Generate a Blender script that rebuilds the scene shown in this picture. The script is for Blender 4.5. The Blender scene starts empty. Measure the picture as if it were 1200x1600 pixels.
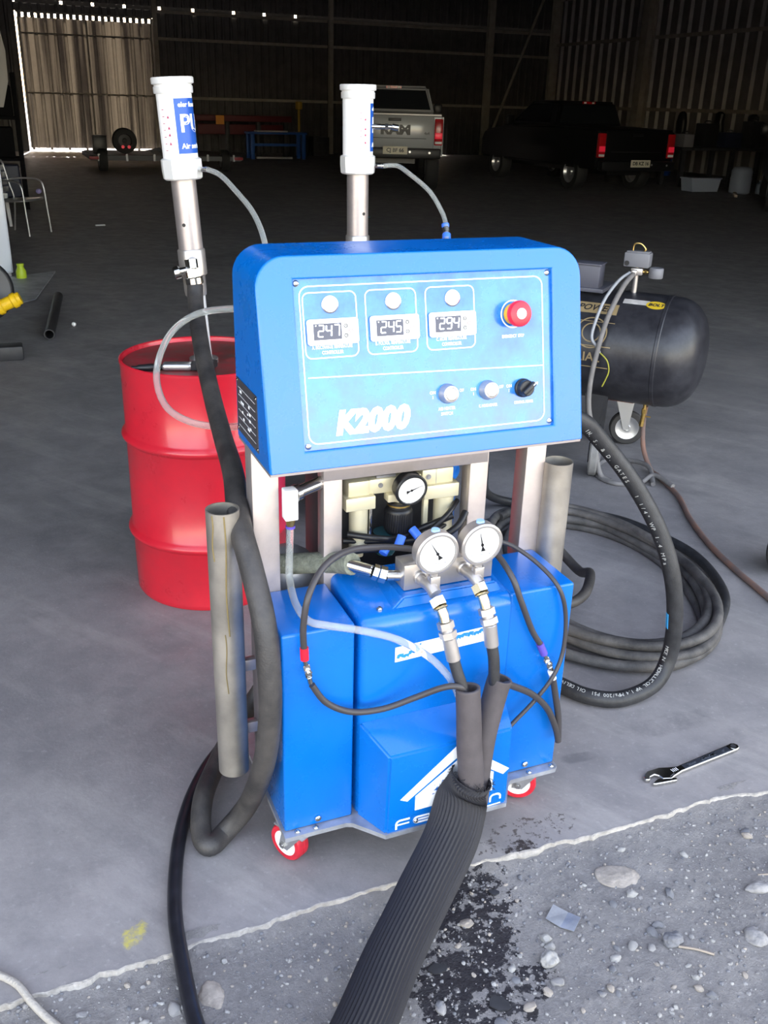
import bpy, bmesh, math, random
from mathutils import Vector, Matrix, noise
R = random.Random(7)
PI = math.pi
SC = bpy.context.scene
COL = SC.collection
B = .38                                   # yaw of the hangar
BO = Vector((0, 1.676, 0))                # slab edge origin
MY = .3972                                # yaw of the machine
MO = Vector((-.2142, 1.7314, 0))

# ------------------------------------------------------------------ camera
cd = bpy.data.cameras.new('camera'); cam = bpy.data.objects.new('camera', cd); COL.objects.link(cam)
TH, RO = .4118, .0288
fw = Vector((0, math.cos(TH), -math.sin(TH))); up = Vector((0, math.sin(TH), math.cos(TH))); rt = Vector((1, 0, 0))
rr = rt*math.cos(RO) + up*math.sin(RO); uu = -rt*math.sin(RO) + up*math.cos(RO)
mw = Matrix((rr, uu, -fw)).transposed().to_4x4(); mw.translation = (0, 0, 1.725)
cam.matrix_world = mw
cd.sensor_fit = 'VERTICAL'; cd.sensor_height = 36; cd.lens = 1463.98/1600*36
cd.clip_start = .05; cd.clip_end = 500
SC.camera = cam

# ------------------------------------------------------------------ light
SUN_EL, SUN_AZ = math.radians(52), math.radians(8)      # sun stands behind the hangar
w = bpy.data.worlds.new('sky'); SC.world = w; w.use_nodes = True
nt = w.node_tree; nt.nodes.clear()
sky = nt.nodes.new('ShaderNodeTexSky'); sky.sky_type = 'NISHITA'; sky.sun_disc = False
sky.sun_elevation = SUN_EL; sky.sun_rotation = -B + SUN_AZ; sky.altitude = 400; sky.dust_density = 2.0
bg = nt.nodes.new('ShaderNodeBackground'); bg.inputs[1].default_value = 1.0
wo = nt.nodes.new('ShaderNodeOutputWorld')
wbal = nt.nodes.new('ShaderNodeMix'); wbal.data_type = 'RGBA'; wbal.blend_type = 'MULTIPLY'; wbal.inputs[0].default_value = 1
wbal.inputs[7].default_value = (1.33, 1.0, .74, 1)                 # the camera's white balance for open shade
nt.links.new(sky.outputs[0], wbal.inputs[6]); nt.links.new(wbal.outputs[2], bg.inputs[0]); nt.links.new(bg.outputs[0], wo.inputs[0])
sl = bpy.data.lights.new('sun', 'SUN'); sl.energy = 21; sl.angle = .0095; sl.color = (1, .97, .92)
so = bpy.data.objects.new('sun', sl); COL.objects.link(so)
az = PI/2 + B - SUN_AZ
sd = Vector((math.cos(az)*math.cos(SUN_EL), math.sin(az)*math.cos(SUN_EL), math.sin(SUN_EL)))
so.rotation_euler = sd.to_track_quat('Z', 'Y').to_euler(); so.location = (0, 20, 30)
SC.view_settings.view_transform = 'Standard'; SC.view_settings.look = 'None'
SC.view_settings.exposure = 1.0; SC.view_settings.gamma = 1; SC.view_settings.use_curve_mapping = False
SC.cycles.max_bounces = 10; SC.cycles.diffuse_bounces = 6; SC.cycles.transparent_max_bounces = 12

# ------------------------------------------------------------------ materials
MATS = {}
def mat(name, col, rough=.5, metal=0., var=.0, vscale=8., bump=0., bscale=60., coat=0., col2=None, emit=0., trans=0., ior=1.45, spec=.5, rvar=0.):
    if name in MATS: return MATS[name]
    m = bpy.data.materials.new(name); m.use_nodes = True
    n = m.node_tree; p = n.nodes['Principled BSDF']
    p.inputs['Base Color'].default_value = (*col, 1); p.inputs['Roughness'].default_value = rough
    p.inputs['Metallic'].default_value = metal; p.inputs['Coat Weight'].default_value = coat
    p.inputs['Coat Roughness'].default_value = .08; p.inputs['IOR'].default_value = ior
    p.inputs['Specular IOR Level'].default_value = spec; p.inputs['Transmission Weight'].default_value = trans
    if emit: p.inputs['Emission Color'].default_value = (*col, 1); p.inputs['Emission Strength'].default_value = emit
    if var or col2 or bump or rvar:
        tc = n.nodes.new('ShaderNodeTexCoord')
        nz = n.nodes.new('ShaderNodeTexNoise'); nz.inputs['Scale'].default_value = vscale; nz.inputs['Detail'].default_value = 6; nz.inputs['Roughness'].default_value = .65
        n.links.new(tc.outputs['Object'], nz.inputs['Vector'])
        if var or col2:
            r_ = n.nodes.new('ShaderNodeValToRGB')
            c2 = col2 or tuple(c*(1-var) for c in col); c1 = col if col2 else tuple(min(1, c*(1+var)) for c in col)
            r_.color_ramp.elements[0].position = .35; r_.color_ramp.elements[0].color = (*c2, 1)
            r_.color_ramp.elements[1].position = .65; r_.color_ramp.elements[1].color = (*c1, 1)
            n.links.new(nz.outputs['Fac'], r_.inputs[0]); n.links.new(r_.outputs[0], p.inputs['Base Color'])
        if rvar:
            mr = n.nodes.new('ShaderNodeMapRange'); mr.inputs[1].default_value = .3; mr.inputs[2].default_value = .7
            mr.inputs[3].default_value = max(.02, rough-rvar); mr.inputs[4].default_value = rough+rvar
            n.links.new(nz.outputs['Fac'], mr.inputs[0]); n.links.new(mr.outputs[0], p.inputs['Roughness'])
        if bump:
            nb = n.nodes.new('ShaderNodeTexNoise'); nb.inputs['Scale'].default_value = bscale; nb.inputs['Detail'].default_value = 4
            n.links.new(tc.outputs['Object'], nb.inputs['Vector'])
            bn = n.nodes.new('ShaderNodeBump'); bn.inputs['Strength'].default_value = bump; bn.inputs['Distance'].default_value = .01
            n.links.new(nb.outputs['Fac'], bn.inputs['Height']); n.links.new(bn.outputs[0], p.inputs['Normal'])
    MATS[name] = m
    return m
BLUE = mat('blue enamel', (.0006, .118, .46), .28, rvar=.05, vscale=5, coat=.15, var=.05)
PANELB = mat('blue printed film', (.030, .20, .50), .24, col2=(.001, .082, .40), vscale=9, rvar=.16, coat=.5)  # cloudy tone: wiped dust, partly reflected haze put into the colour
WHITE = mat('white print', (.85, .87, .9), .45)
STEEL = mat('brushed stainless', (.43, .385, .375), .40, .7, var=.06, vscale=20)
ZINC = mat('galvanised tube', (.36, .33, .29), .42, .75, var=.16, vscale=9, rvar=.1)
CHROME = mat('chrome', (.58, .57, .54), .2, 1.)
CAST = mat('machined aluminium', (.46, .43, .41), .34, .75, var=.05, vscale=30)
ALU = mat('anodised aluminium', (.80, .80, .79), .4, .35)
BRASS = mat('brass', (.62, .42, .14), .3, 1.)
RUBBER = mat('black rubber hose', (.022, .022, .024), .5, bump=.15, bscale=300, var=.3, vscale=30)
DUSTY = mat('dusty rubber', (.020, .019, .020), .55, col2=(.058, .052, .048), vscale=9, bump=.15, bscale=220)
FOAM = mat('black foam insulation', (.062, .052, .054), .7, bump=.08, bscale=400, var=.12, vscale=30)
KNIT = mat('ribbed knit sleeve', (.0125, .0115, .0145), .6, bump=.3, bscale=700)
CABLE = mat('black cable', (.04, .036, .038), .45)
BLACK = mat('black plastic', (.010, .010, .012), .4)
REDP = mat('red plastic', (.70, .012, .03), .35)
YEL = mat('yellow plastic', (.75, .40, .02), .4)
YELW = mat('yellow paint', (.80, .50, .01), .5, var=.15, vscale=20)
REDD = mat('red drum paint', (.56, .012, .028), .34, col2=(.47, .016, .03), vscale=6, bump=.12, bscale=9, coat=.25, rvar=.1)
BLUED = mat('blue drum paint', (.01, .12, .42), .35, var=.1)
GOLD = mat('champagne aluminium', (.66, .60, .42), .42, .35)
PUR = mat('purple sleeve', (.09, .06, .38), .5)
BLUEF = mat('blue push fitting', (.05, .17, .75), .4)
CLEAR = mat('clear vinyl tube', (.74, .76, .74), .15, trans=.8, ior=1.15, spec=.6)
SCREEN = mat('display window', (.035, .035, .06), .18)
LED = mat('white segments', (.9, .95, 1.), .4, emit=2.2)
WPL = mat('white plastic', (.82, .82, .82), .4)
REDPU = mat('red wheel tread', (.50, .015, .03), .4, var=.15, vscale=40)
GREYM = mat('grey metal', (.30, .30, .32), .45, .6, var=.12, vscale=15)
PLATEM = mat('zinc plate', (.36, .37, .40), .42, .55, var=.2, vscale=18, rvar=.1)
DARKM = mat('dark painted metal', (.025, .025, .028), .5, var=.3, vscale=10)
DARKP = mat('black tank paint', (.014, .014, .018), .36, col2=(.03, .03, .036), vscale=16, bump=.06, bscale=40)
GLASS = mat('smoked glass', (.01, .012, .014), .06)
FLINT = mat('flint grey plastic', (.15, .15, .165), .5)
BLUEP = mat('blue painted steel', (.012, .08, .32), .5)
MAROON = mat('maroon painted steel', (.10, .008, .012), .55)
ORANGE = mat('orange reflector', (.75, .28, .02), .5)
WCAR = mat('white car paint', (.33, .345, .355), .25, coat=.5)
BCAR = mat('black car paint', (.006, .006, .007), .35, spec=.3)
TYRE = mat('tyre rubber', (.02, .02, .021), .75)
LAMPR = mat('red lamp lens', (.45, .01, .015), .2)
REDGLOW = mat('faintly glowing red', (.8, .02, .05), .3, emit=.16)
NAVY = mat('dark navy', (.012, .016, .04), .5)
ALUD = mat('dull aluminium', (.55, .55, .56), .35, .9)

# ------------------------------------------------------------------ mesh helpers
def bmn(): return bmesh.new()
def _xf(bm, vs, M):
    if M is not None: bmesh.ops.transform(bm, matrix=M, verts=vs)
def box(bm, c, s, M=None, bev=0., seg=2):
    t = bmesh.new(); bmesh.ops.create_cube(t, size=1)
    for v in t.verts: v.co = Vector((v.co.x*s[0]+c[0], v.co.y*s[1]+c[1], v.co.z*s[2]+c[2]))
    if bev: bmesh.ops.bevel(t, geom=t.edges[:], offset=bev, segments=seg, affect='EDGES', profile=.5)
    if M is not None: t.transform(M)
    merge(bm, t)
def merge(bm, t):
    me = bpy.data.meshes.new('t'); t.to_mesh(me); t.free(); bm.from_mesh(me); bpy.data.meshes.remove(me)
def frame(p0, p1):
    d = (Vector(p1)-Vector(p0)); l = d.length; q = d.to_track_quat('Z', 'Y').to_matrix().to_4x4(); q.translation = p0
    return q, l
def lathe(bm, prof, n=32, M=None, a0=0, a1=2*PI):
    full = abs(a1-a0-2*PI) < 1e-6; t = bmesh.new(); rows = []
    for k in range(n if full else n+1):
        a = a0+(a1-a0)*k/n; rows.append([t.verts.new((r*math.cos(a), r*math.sin(a), z)) for r, z in prof])
    N = len(rows)
    for k in range(N if full else N-1):
        A, C_ = rows[k], rows[(k+1) % N]
        for j in range(len(prof)-1):
            try: t.faces.new((A[j], C_[j], C_[j+1], A[j+1]))
            except Exception: pass
    bmesh.ops.remove_doubles(t, verts=t.verts, dist=1e-6)
    if M is not None: t.transform(M)
    merge(bm, t)
def cyl(bm, p0, p1, r0, r1=None, n=20, bev=0.):
    M, l = frame(p0, p1); r1 = r0 if r1 is None else r1
    if bev: pr = [(0, 0), (r0-bev, 0), (r0, bev), (r1, l-bev), (r1-bev, l), (0, l)]
    else: pr = [(0, 0), (r0, 0), (r1, l), (0, l)]
    lathe(bm, pr, n, M)
def ring(bm, p0, p1, ro, ri, n=32):
    M, l = frame(p0, p1); lathe(bm, [(ri, 0), (ro, 0), (ro, l), (ri, l), (ri, 0)], n, M)
def ball(bm, c, r, s=(1, 1, 1), sub=2):
    t = bmesh.new(); bmesh.ops.create_icosphere(t, subdivisions=sub, radius=1)
    for v in t.verts: v.co = Vector((v.co.x*r*s[0]+c[0], v.co.y*r*s[1]+c[1], v.co.z*r*s[2]+c[2]))
    merge(bm, t)
def spline(pts, step=6, closed=False):
    P = [Vector(p) for p in pts]; n = len(P); out = []
    for i in range(n if closed else n-1):
        if closed: a, b, c, d = P[i-1], P[i], P[(i+1) % n], P[(i+2) % n]
        else: a, b, c, d = P[max(i-1, 0)], P[i], P[i+1], P[min(i+2, n-1)]
        for k in range(step):
            t = k/step
            out.append(.5*((2*b)+(c-a)*t+(2*a-5*b+4*c-d)*t*t+(3*b-a-3*c+d)*t**3))
    if not closed: out.append(P[-1])
    return out
def sweep(bm, pts, r, n=12, closed=False, step=6, cap=True, flat=None, ribs=0, ribd=0.):
    """tube along a smooth path; r number or list per sample; flat=(wide, high) makes an oval with 'high' vertical"""
    S = spline(pts, step, closed) if step else [Vector(p) for p in pts]
    m = len(S); T = []
    for i in range(m):
        a = S[i-1] if (i or closed) else S[0]; b = S[(i+1) % m] if (i < m-1 or closed) else S[-1]
        T.append((b-a).normalized())
    N = T[0].orthogonal().normalized()
    rows = []
    for i in range(m):
        N = (N-T[i]*N.dot(T[i])).normalized(); Bn = T[i].cross(N)
        ri = r if not isinstance(r, (list, tuple)) else r[min(len(r)-1, int(i*len(r)/m))] if len(r) != m else r[i]
        if flat:
            side = T[i].cross(Vector((0, 0, 1))).normalized(); hi = side.cross(T[i]).normalized()
            wd = flat(i/(m-1))
            row = []
            for k in range(n):
                a = 2*PI*k/n; q = 1 + (ribd*(1 if (k % 2) else -1) if ribs else 0)
                row.append(bm.verts.new(S[i]+side*math.cos(a)*wd[0]*q+hi*math.sin(a)*wd[1]*q))
        else:
            row = [bm.verts.new(S[i]+(N*math.cos(2*PI*k/n)+Bn*math.sin(2*PI*k/n))*ri) for k in range(n)]
        rows.append(row)
    for i in range(m if closed else m-1):
        A, C_ = rows[i], rows[(i+1) % m]
        off = 0
        if closed and i == m-1:
            off = min(range(n), key=lambda o: (A[0].co-C_[o].co).length)
        for k in range(n): bm.faces.new((A[k], A[(k+1) % n], C_[(k+1+off) % n], C_[(k+off) % n]))
    if not closed and cap:
        bm.faces.new(rows[0][::-1]); bm.faces.new(rows[-1])
    return S
def prism(bm, poly, z0, z1, M=None):
    t = bmesh.new(); a = [t.verts.new((x, y, z0)) for x, y in poly]; b = [t.verts.new((x, y, z1)) for x, y in poly]
    n = len(poly)
    for k in range(n): t.faces.new((a[k], a[(k+1) % n], b[(k+1) % n], b[k]))
    t.faces.new(a[::-1]); t.faces.new(b)
    bmesh.ops.recalc_face_normals(t, faces=t.faces)
    if M is not None: t.transform(M)
    merge(bm, t)
def rrect(x0, y0, x1, y1, r, n=6, tl=True, tr=True, bl=True, br=True):
    out = []
    for (cx, cy, a, on) in ((x1-r, y0+r, -PI/2, br), (x1-r, y1-r, 0, tr), (x0+r, y1-r, PI/2, tl), (x0+r, y0+r, PI, bl)):
        if on: out += [(cx+r*math.cos(a+PI/2*k/n), cy+r*math.sin(a+PI/2*k/n)) for k in range(n+1)]
        else: out.append((x1 if cx > (x0+x1)/2 else x0, y1 if cy > (y0+y1)/2 else y0))
    return out
def stroke(bm, pts, wd, M=None, z0=0., z1=.0006, closed=False):
    t = bmesh.new(); P = [Vector((p[0], p[1], 0)) for p in pts]; n = len(P); L = []; Rr = []
    for i in range(n):
        a = P[i-1] if (i or closed) else P[i]; b = P[(i+1) % n] if (i < n-1 or closed) else P[i]
        d = (b-a).normalized(); q = Vector((-d.y, d.x, 0))*wd/2
        L.append(P[i]+q); Rr.append(P[i]-q)
    def v(c, z): return t.verts.new((c.x, c.y, z))
    l1 = [v(c, z1) for c in L]; r1 = [v(c, z1) for c in Rr]; l0 = [v(c, z0) for c in L]; r0 = [v(c, z0) for c in Rr]
    for i in range(n if closed else n-1):
        j = (i+1) % n
        t.faces.new((r1[i], r1[j], l1[j], l1[i])); t.faces.new((l1[i], l1[j], l0[j], l0[i])); t.faces.new((r0[i], r0[j], r1[j], r1[i]))
    if M is not None: t.transform(M)
    merge(bm, t)
def text(bm, s, size, M, bold=0., shear=0., align='CENTER', sx=1.):
    c = bpy.data.curves.new('txt', 'FONT'); c.body = s; c.size = size; c.shear = shear; c.offset = bold
    c.align_x = align; c.align_y = 'CENTER'; c.extrude = .0003; c.resolution_u = 3
    o = bpy.data.objects.new('txt', c); COL.objects.link(o)
    bpy.context.view_layer.update()
    dg = bpy.context.evaluated_depsgraph_get(); me = bpy.data.meshes.new_from_object(o.evaluated_get(dg))
    me.transform(M @ Matrix.Diagonal((sx, 1, 1, 1))); bm.from_mesh(me)
    bpy.data.objects.remove(o); bpy.data.curves.remove(c); bpy.data.meshes.remove(me)
def basis(o, x, y):
    x = Vector(x).normalized(); y = Vector(y).normalized(); z = x.cross(y)
    M = Matrix((x, y, z)).transposed().to_4x4(); M.translation = o; return M
def obj(name, bm, m, parent=None, smooth=40, loc=None, label=None, kind=None, keep=False):
    me = bpy.data.meshes.new(name); bmesh.ops.recalc_face_normals(bm, faces=bm.faces) if not keep else None
    bm.to_mesh(me); bm.free()
    if m is not None: me.materials.append(m)
    if smooth:
        me.polygons.foreach_set('use_smooth', [True]*len(me.polygons))
        me.set_sharp_from_angle(angle=math.radians(smooth))
    o = bpy.data.objects.new(name, me); COL.objects.link(o)
    if parent: o.parent = parent
    if loc is not None: o.location = loc
    if label: o['label'] = label
    if kind: o['kind'] = kind
    return o
def tag(o, label, cat, group=None):
    o['label'] = label; o['category'] = cat
    if group: o['group'] = group
    return o
def thing(name, label, cat, loc=(0, 0, 0), rotz=0., group=None):
    o = bpy.data.objects.new(name, None); o.empty_display_size = .1; COL.objects.link(o)
    o.location = loc; o.rotation_euler = (0, 0, rotz)
    return tag(o, label, cat, group)
def dup(o, parent, M=None):
    c = o.copy(); COL.objects.link(c); c.parent = parent
    if M is not None: c.matrix_local = M
    for ch in o.children:
        d = ch.copy(); COL.objects.link(d); d.parent = c
    return c
def Bw(a, b, z=0.): return Vector((BO.x+a*math.cos(B)-b*math.sin(B), BO.y+a*math.sin(B)+b*math.cos(B), z))
def Mw(u, v, z=0.): return Vector((MO.x+u*math.cos(MY)-v*math.sin(MY), MO.y+u*math.sin(MY)+v*math.cos(MY), z))
def hose(name, label, cat, pts, r, m, n=14, step=8):
    """single-mesh hose with its origin at the lowest point of its path"""
    o = min((Vector(p) for p in pts), key=lambda v: v.z).copy(); o.z = 0
    b = bmn(); sweep(b, [Vector(p)-o for p in pts], r, n, step=step)
    h = obj(name, b, m, smooth=60, loc=o)
    return tag(h, label, cat)

# ================================================================== SETTING
def bobj(o):
    o.location = BO; o.rotation_euler = (0, 0, B); return o
def nodes_mat(name):
    m = bpy.data.materials.new(name); m.use_nodes = True; n = m.node_tree
    return m, n, n.nodes['Principled BSDF']
class NB:                                  # little node builder
    def __init__(s, n): s.n = n; s.tc = n.nodes.new('ShaderNodeTexCoord').outputs['Object']
    def noise(s, sc, det=5, rough=.6, vec=None):
        q = s.n.nodes.new('ShaderNodeTexNoise'); q.inputs['Scale'].default_value = sc; q.inputs['Detail'].default_value = det; q.inputs['Roughness'].default_value = rough
        s.n.links.new(vec or s.tc, q.inputs['Vector']); return q.outputs['Fac']
    def map(s, loc, rot=0, sc=(1, 1, 1)):
        q = s.n.nodes.new('ShaderNodeMapping'); q.vector_type = 'TEXTURE'; q.inputs['Location'].default_value = loc; q.inputs['Rotation'].default_value = (0, 0, rot); q.inputs['Scale'].default_value = sc
        s.n.links.new(s.tc, q.inputs['Vector']); return q.outputs[0]
    def math(s, op, a, b=None, clamp=False):
        q = s.n.nodes.new('ShaderNodeMath'); q.operation = op; q.use_clamp = clamp
        for i, x in enumerate((a, b)):
            if x is None: continue
            if isinstance(x, (int, float)): q.inputs[i].default_value = x
            else: s.n.links.new(x, q.inputs[i])
        return q.outputs[0]
    def ramp(s, f, lo, hi, a=0., b=1.):
        q = s.n.nodes.new('ShaderNodeMapRange'); q.inputs[1].default_value = lo; q.inputs[2].default_value = hi; q.inputs[3].default_value = a; q.inputs[4].default_value = b
        s.n.links.new(f, q.inputs[0]); return q.outputs[0]
    def blob(s, loc, rot, sc):             # 1 in the middle, 0 at the rim of an ellipse
        q = s.n.nodes.new('ShaderNodeVectorMath'); q.operation = 'LENGTH'; s.n.links.new(s.map(loc, rot, sc), q.inputs[0])
        return s.math('SUBTRACT', 1., q.outputs['Value'])
    def mix(s, f, a, b):
        q = s.n.nodes.new('ShaderNodeMix'); q.data_type = 'RGBA'
        for i, x in ((0, f), (6, a), (7, b)):
            if isinstance(x, tuple): q.inputs[i].default_value = (*x, 1)
            elif isinstance(x, (int, float)): q.inputs[i].default_value = x
            else: s.n.links.new(x, q.inputs[i])
        return q.outputs[2]
    def bump(s, h, st, dist):
        q = s.n.nodes.new('ShaderNodeBump'); q.inputs['Strength'].default_value = st; q.inputs['Distance'].default_value = dist
        s.n.links.new(h, q.inputs['Height']); return q.outputs[0]
def spot(nb, loc, rot, sc, nscale, edge=.5, soft=.12, amt=1.):
    """stain with a ragged outline"""
    d = nb.blob(loc, rot, sc); n_ = nb.noise(nscale, 5, .7)
    v = nb.math('ADD', nb.math('MULTIPLY', n_, 1.3), nb.math('MINIMUM', d, .45))
    v = nb.ramp(v, edge+.55, edge+.55+soft, 0, amt)
    return nb.math('MULTIPLY', v, nb.ramp(d, 0, .25))

# concrete slab
m, n, p = nodes_mat('worn concrete'); k = NB(n)
c = k.mix(k.ramp(k.noise(1.3, 8, .7), .35, .68), (.19, .177, .178), (.30, .275, .265))
c = k.mix(k.ramp(k.noise(4.5, 7, .75), .44, .62, 0, .55), c, (.175, .165, .165))
c = k.mix(k.ramp(k.noise(2.6, 6, .7, k.map((0, 0, 0), .6, (.45, 2.6, 1))), .52, .66, 0, .45), c, (.345, .32, .30))
c = k.mix(k.ramp(k.noise(14, 6, .7), .5, .8, 0, .35), c, (.13, .125, .13))
c = k.mix(k.ramp(k.noise(55, 3, .6), .60, .72, 0, .3), c, (.40, .38, .36))
c = k.mix(spot(k, (.02, .17, 0), .5, (.30, .20, 1), 7, .42, .5, .5), c, (.12, .115, .11))          # darker ragged patch by the front castor
c = k.mix(spot(k, (.45, .06, 0), .1, (.24, .09, 1), 42, .60, .08, .8), c, (.035, .026, .022))        # oil spots on the edge
c = k.mix(spot(k, (.40, .02, 0), .2, (.07, .035, 1), 40, .46, .1, .95), c, (.02, .014, .012))
c = k.mix(spot(k, (-.545, .072, 0), .9, (.055, .035, 1), 45, .38, .3, .6), c, (.55, .46, .03))       # yellow paint
for (a, b_, sa, sb, am) in ((.9, 6.6, .20, 1.1, .7), (1.7, 6.9, .16, .9, .4), (3.2, 7.5, 1.4, .5, .5), (-.65, 1.1, .9, .6, .25), (1.8, 9.5, 1.2, .7, .6), (.75, .28, .1, .03, .7), (.2, 5.2, 1.6, .7, .4), (1.1, .33, .22, .07, .5), (-.3, 2.2, .6, .5, .35)):
    c = k.mix(spot(k, (a, b_, 0), R.uniform(-.4, .4), (sa, sb, 1), 3.5/max(sa, .3), .42, .3, am*.75), c, (.085, .082, .088))
n.links.new(c, p.inputs['Base Color']); n.links.new(k.ramp(k.noise(6, 4), .3, .7, .45, .75), p.inputs['Roughness'])
n.links.new(k.bump(k.noise(90, 4), .12, .01), p.inputs['Normal'])
CONC = m
CHIP = mat('broken concrete edge', (.31, .285, .255), .85, var=.25, vscale=30, bump=.5, bscale=70)

EDGE = [(-14, -.02), (-.83, -.015), (-.675, -.014), (-.472, -.003), (-.206, .009), (-.03, .018), (.203, .014), (.376, .005), (.56, 0), (.712, -.004), (.856, -.002), (.992, .008), (1.162, -.02), (1.5, -.02), (22, 0)]
def edge_b(a):
    for (a0, b0), (a1, b1) in zip(EDGE, EDGE[1:]):
        if a <= a1:
            t = (a-a0)/(a1-a0); v = b0+(b1-b0)*t; break
    return v + .007*noise.noise((a*9, 3, 0)) + .006*noise.noise((a*28, 7, 0)) + .003*noise.noise((a*90, 1, 0))
A_ = [-14, -8, -4, -2] + [-1.6+i*.009 for i in range(378)] + [2.2, 4, 8, 14, 22]
vs, fs = [], []
for a in A_:
    e = edge_b(a); vs += [(a, e, 0), (a, .25, 0), (a, 33, 0), (a, 33, -.1), (a, .25, -.1), (a, e+.002, -.1)]
for i in range(len(A_)-1):
    for j in range(6):
        q, r_ = i*6+j, i*6+(j+1) % 6; fs.append((q, q+6, r_+6, r_))
fs += [tuple(range(5, -1, -1)), tuple(range(len(vs)-6, len(vs)))]
me = bpy.data.meshes.new('floor'); me.from_pydata(vs, [], fs); me.materials.append(CONC); me.update()
floor = bpy.data.objects.new('floor', me); COL.objects.link(floor); bobj(floor); floor['kind'] = 'structure'
# chipped lip along the edge
vs, fs = [], []
AE = [a for a in A_ if -1.61 < a < 1.8]
for a in AE:
    e = edge_b(a); d = max(.0015, .0035+.007*noise.noise((a*11, 0, 5))+.005*noise.noise((a*45, 0, 9))+.012*max(0, noise.noise((a*4.2+2, 4, 9))))
    vs += [(a, e+.0015, .0008), (a, e-d*.35, -.0005+.002*noise.noise((a*60, 2, 2))), (a, e-d, -.009), (a, e-d-.001, -.05), (a, e+.0025, -.05)]
for i in range(len(AE)-1):
    for j in range(5):
        q, r_ = i*5+j, i*5+(j+1) % 5; fs.append((q, q+5, r_+5, r_))
fs += [(4, 3, 2, 1, 0), tuple(range(len(vs)-5, len(vs)))]
me = bpy.data.meshes.new('broken_edge'); me.from_pydata(vs, [], fs); me.materials.append(CHIP); me.update()
o = bpy.data.objects.new('broken_edge', me); COL.objects.link(o); o.parent = floor; o['label'] = 'pale chipped concrete edge'

# gravel yard
m, n, p = nodes_mat('dusty gravel'); k = NB(n)
c = k.mix(k.ramp(k.noise(4, 8, .7), .35, .65), (.15, .14, .137), (.225, .21, .20))
c = k.mix(k.ramp(k.noise(70, 5, .7), .5, .75, 0, .7), c, (.29, .275, .265))
c = k.mix(k.ramp(k.noise(130, 3, .6), .56, .7, 0, .5), c, (.11, .105, .11))
oil = spot(k, (.15, -.20, 0), .93, (.36, .16, 1), 30, .47, .04, 1.)
oil2 = spot(k, (.20, -.36, 0), .5, (.18, .08, 1), 30, .50, .04, 1.)
oil = k.math('MAXIMUM', oil, oil2)
c = k.mix(oil, c, (.012, .010, .013))
n.links.new(c, p.inputs['Base Color']); n.links.new(k.ramp(oil, 0, 1, .9, .35), p.inputs['Roughness'])
n.links.new(k.bump(k.noise(160, 5, .7), .5, .012), p.inputs['Normal'])
GRAVEL = m
def gz(a, b_): return -.0125 + .009*max(0., 1+b_/.045)*(.55+.9*noise.noise((a*6, 2, 4))) + .007*noise.noise((a*3, b_*3, 0)) + .004*noise.noise((a*11, b_*11, 2)) + .0022*noise.noise((a*45, b_*45, 5)) + .0012*noise.noise((a*110, b_*110, 8))
na, nb_ = 400, 122; a0, b0, st = -1.25, -.93, .008
vs = [(a0+i*st, b0+j*st, gz(a0+i*st, b0+j*st) - .02*max(0, 1-min(i, na-1-i, j)/12)) for j in range(nb_) for i in range(na)]
fs = [(j*na+i, j*na+i+1, j*na+na+i+1, j*na+na+i) for j in range(nb_-1) for i in range(na-1)]
q = len(vs); vs += [(-150, -150, -.03), (150, -150, -.03), (150, 200, -.03), (-150, 200, -.03)]; 
for a, b_ in ((-1.23, -.91), (1.93, -.91), (1.93, .02), (-1.23, .02)): vs.append((a, b_, -.03))
fs += [(q, q+1, q+5, q+4), (q+1, q+2, q+6, q+5), (q+2, q+3, q+7, q+6), (q+3, q, q+4, q+7)]
me = bpy.data.meshes.new('ground'); me.from_pydata(vs, [], fs); me.materials.append(GRAVEL); me.update()
me.polygons.foreach_set('use_smooth', [True]*len(me.polygons))
ground = bpy.data.objects.new('ground', me); COL.objects.link(ground); bobj(ground); ground['kind'] = 'structure'

STM = [mat('stone grey', (.24, .23, .225), .85, var=.2, vscale=40, bump=.3, bscale=90), mat('stone pale', (.285, .275, .262), .85, var=.18, vscale=40, bump=.3, bscale=90),
       mat('stone dark', (.145, .145, .155), .8, var=.2, vscale=40, bump=.3, bscale=90), mat('stone buff', (.29, .255, .22), .85, var=.2, vscale=40, bump=.3, bscale=90)]
def stone_bm(seed, sub=2, s=(1, .8, .6), rough=.28):
    b = bmn(); bmesh.ops.create_icosphere(b, subdivisions=sub, radius=1)
    for v in b.verts:
        d = 1+rough*noise.noise(v.co*1.3+Vector((seed*7.1, 0, 0)))+rough*.4*noise.noise(v.co*3.1+Vector((0, seed*3.3, 0)))
        v.co = Vector((v.co.x*s[0], v.co.y*s[1], v.co.z*s[2]))*d
    return b
def big_stone(name, a, b_, r, s, seed, m, rot, lab, sink=.45, rough=.2):
    bm = stone_bm(seed, 4, s, rough)
    for v in bm.verts: v.co *= r
    o = obj(name, bm, m, smooth=50); o.location = Bw(a, b_, gz(a, b_)+r*s[2]*(1-2*sink)); o.rotation_euler = (0, 0, B+rot)
    return tag(o, lab, 'stone')
big_stone('flat_cobble', .596, -.137, .053, (1.05, .72, .2), 3, STM[3], -.3, 'large flat buff cobble half buried in the dirt by the slab edge', .6)
big_stone('cobble', -.412, -.128, .034, (.8, 1.05, .3), 5, STM[3], .2, 'flat grey-brown cobble in the dirt right of the long black air hose', .6)
big_stone('loose_stone', .305, -.303, .022, (.95, .85, .75), 9, STM[1], .4, 'pale angular stone lying alone right of the oil stain, below the metal scrap', .2, .35)
big_stone('loose_stone', .601, -.348, .022, (1.1, .8, .7), 12, STM[2], .1, 'blue-grey angular stone beside a twig at the right of the gravel', .2, .35)
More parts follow.
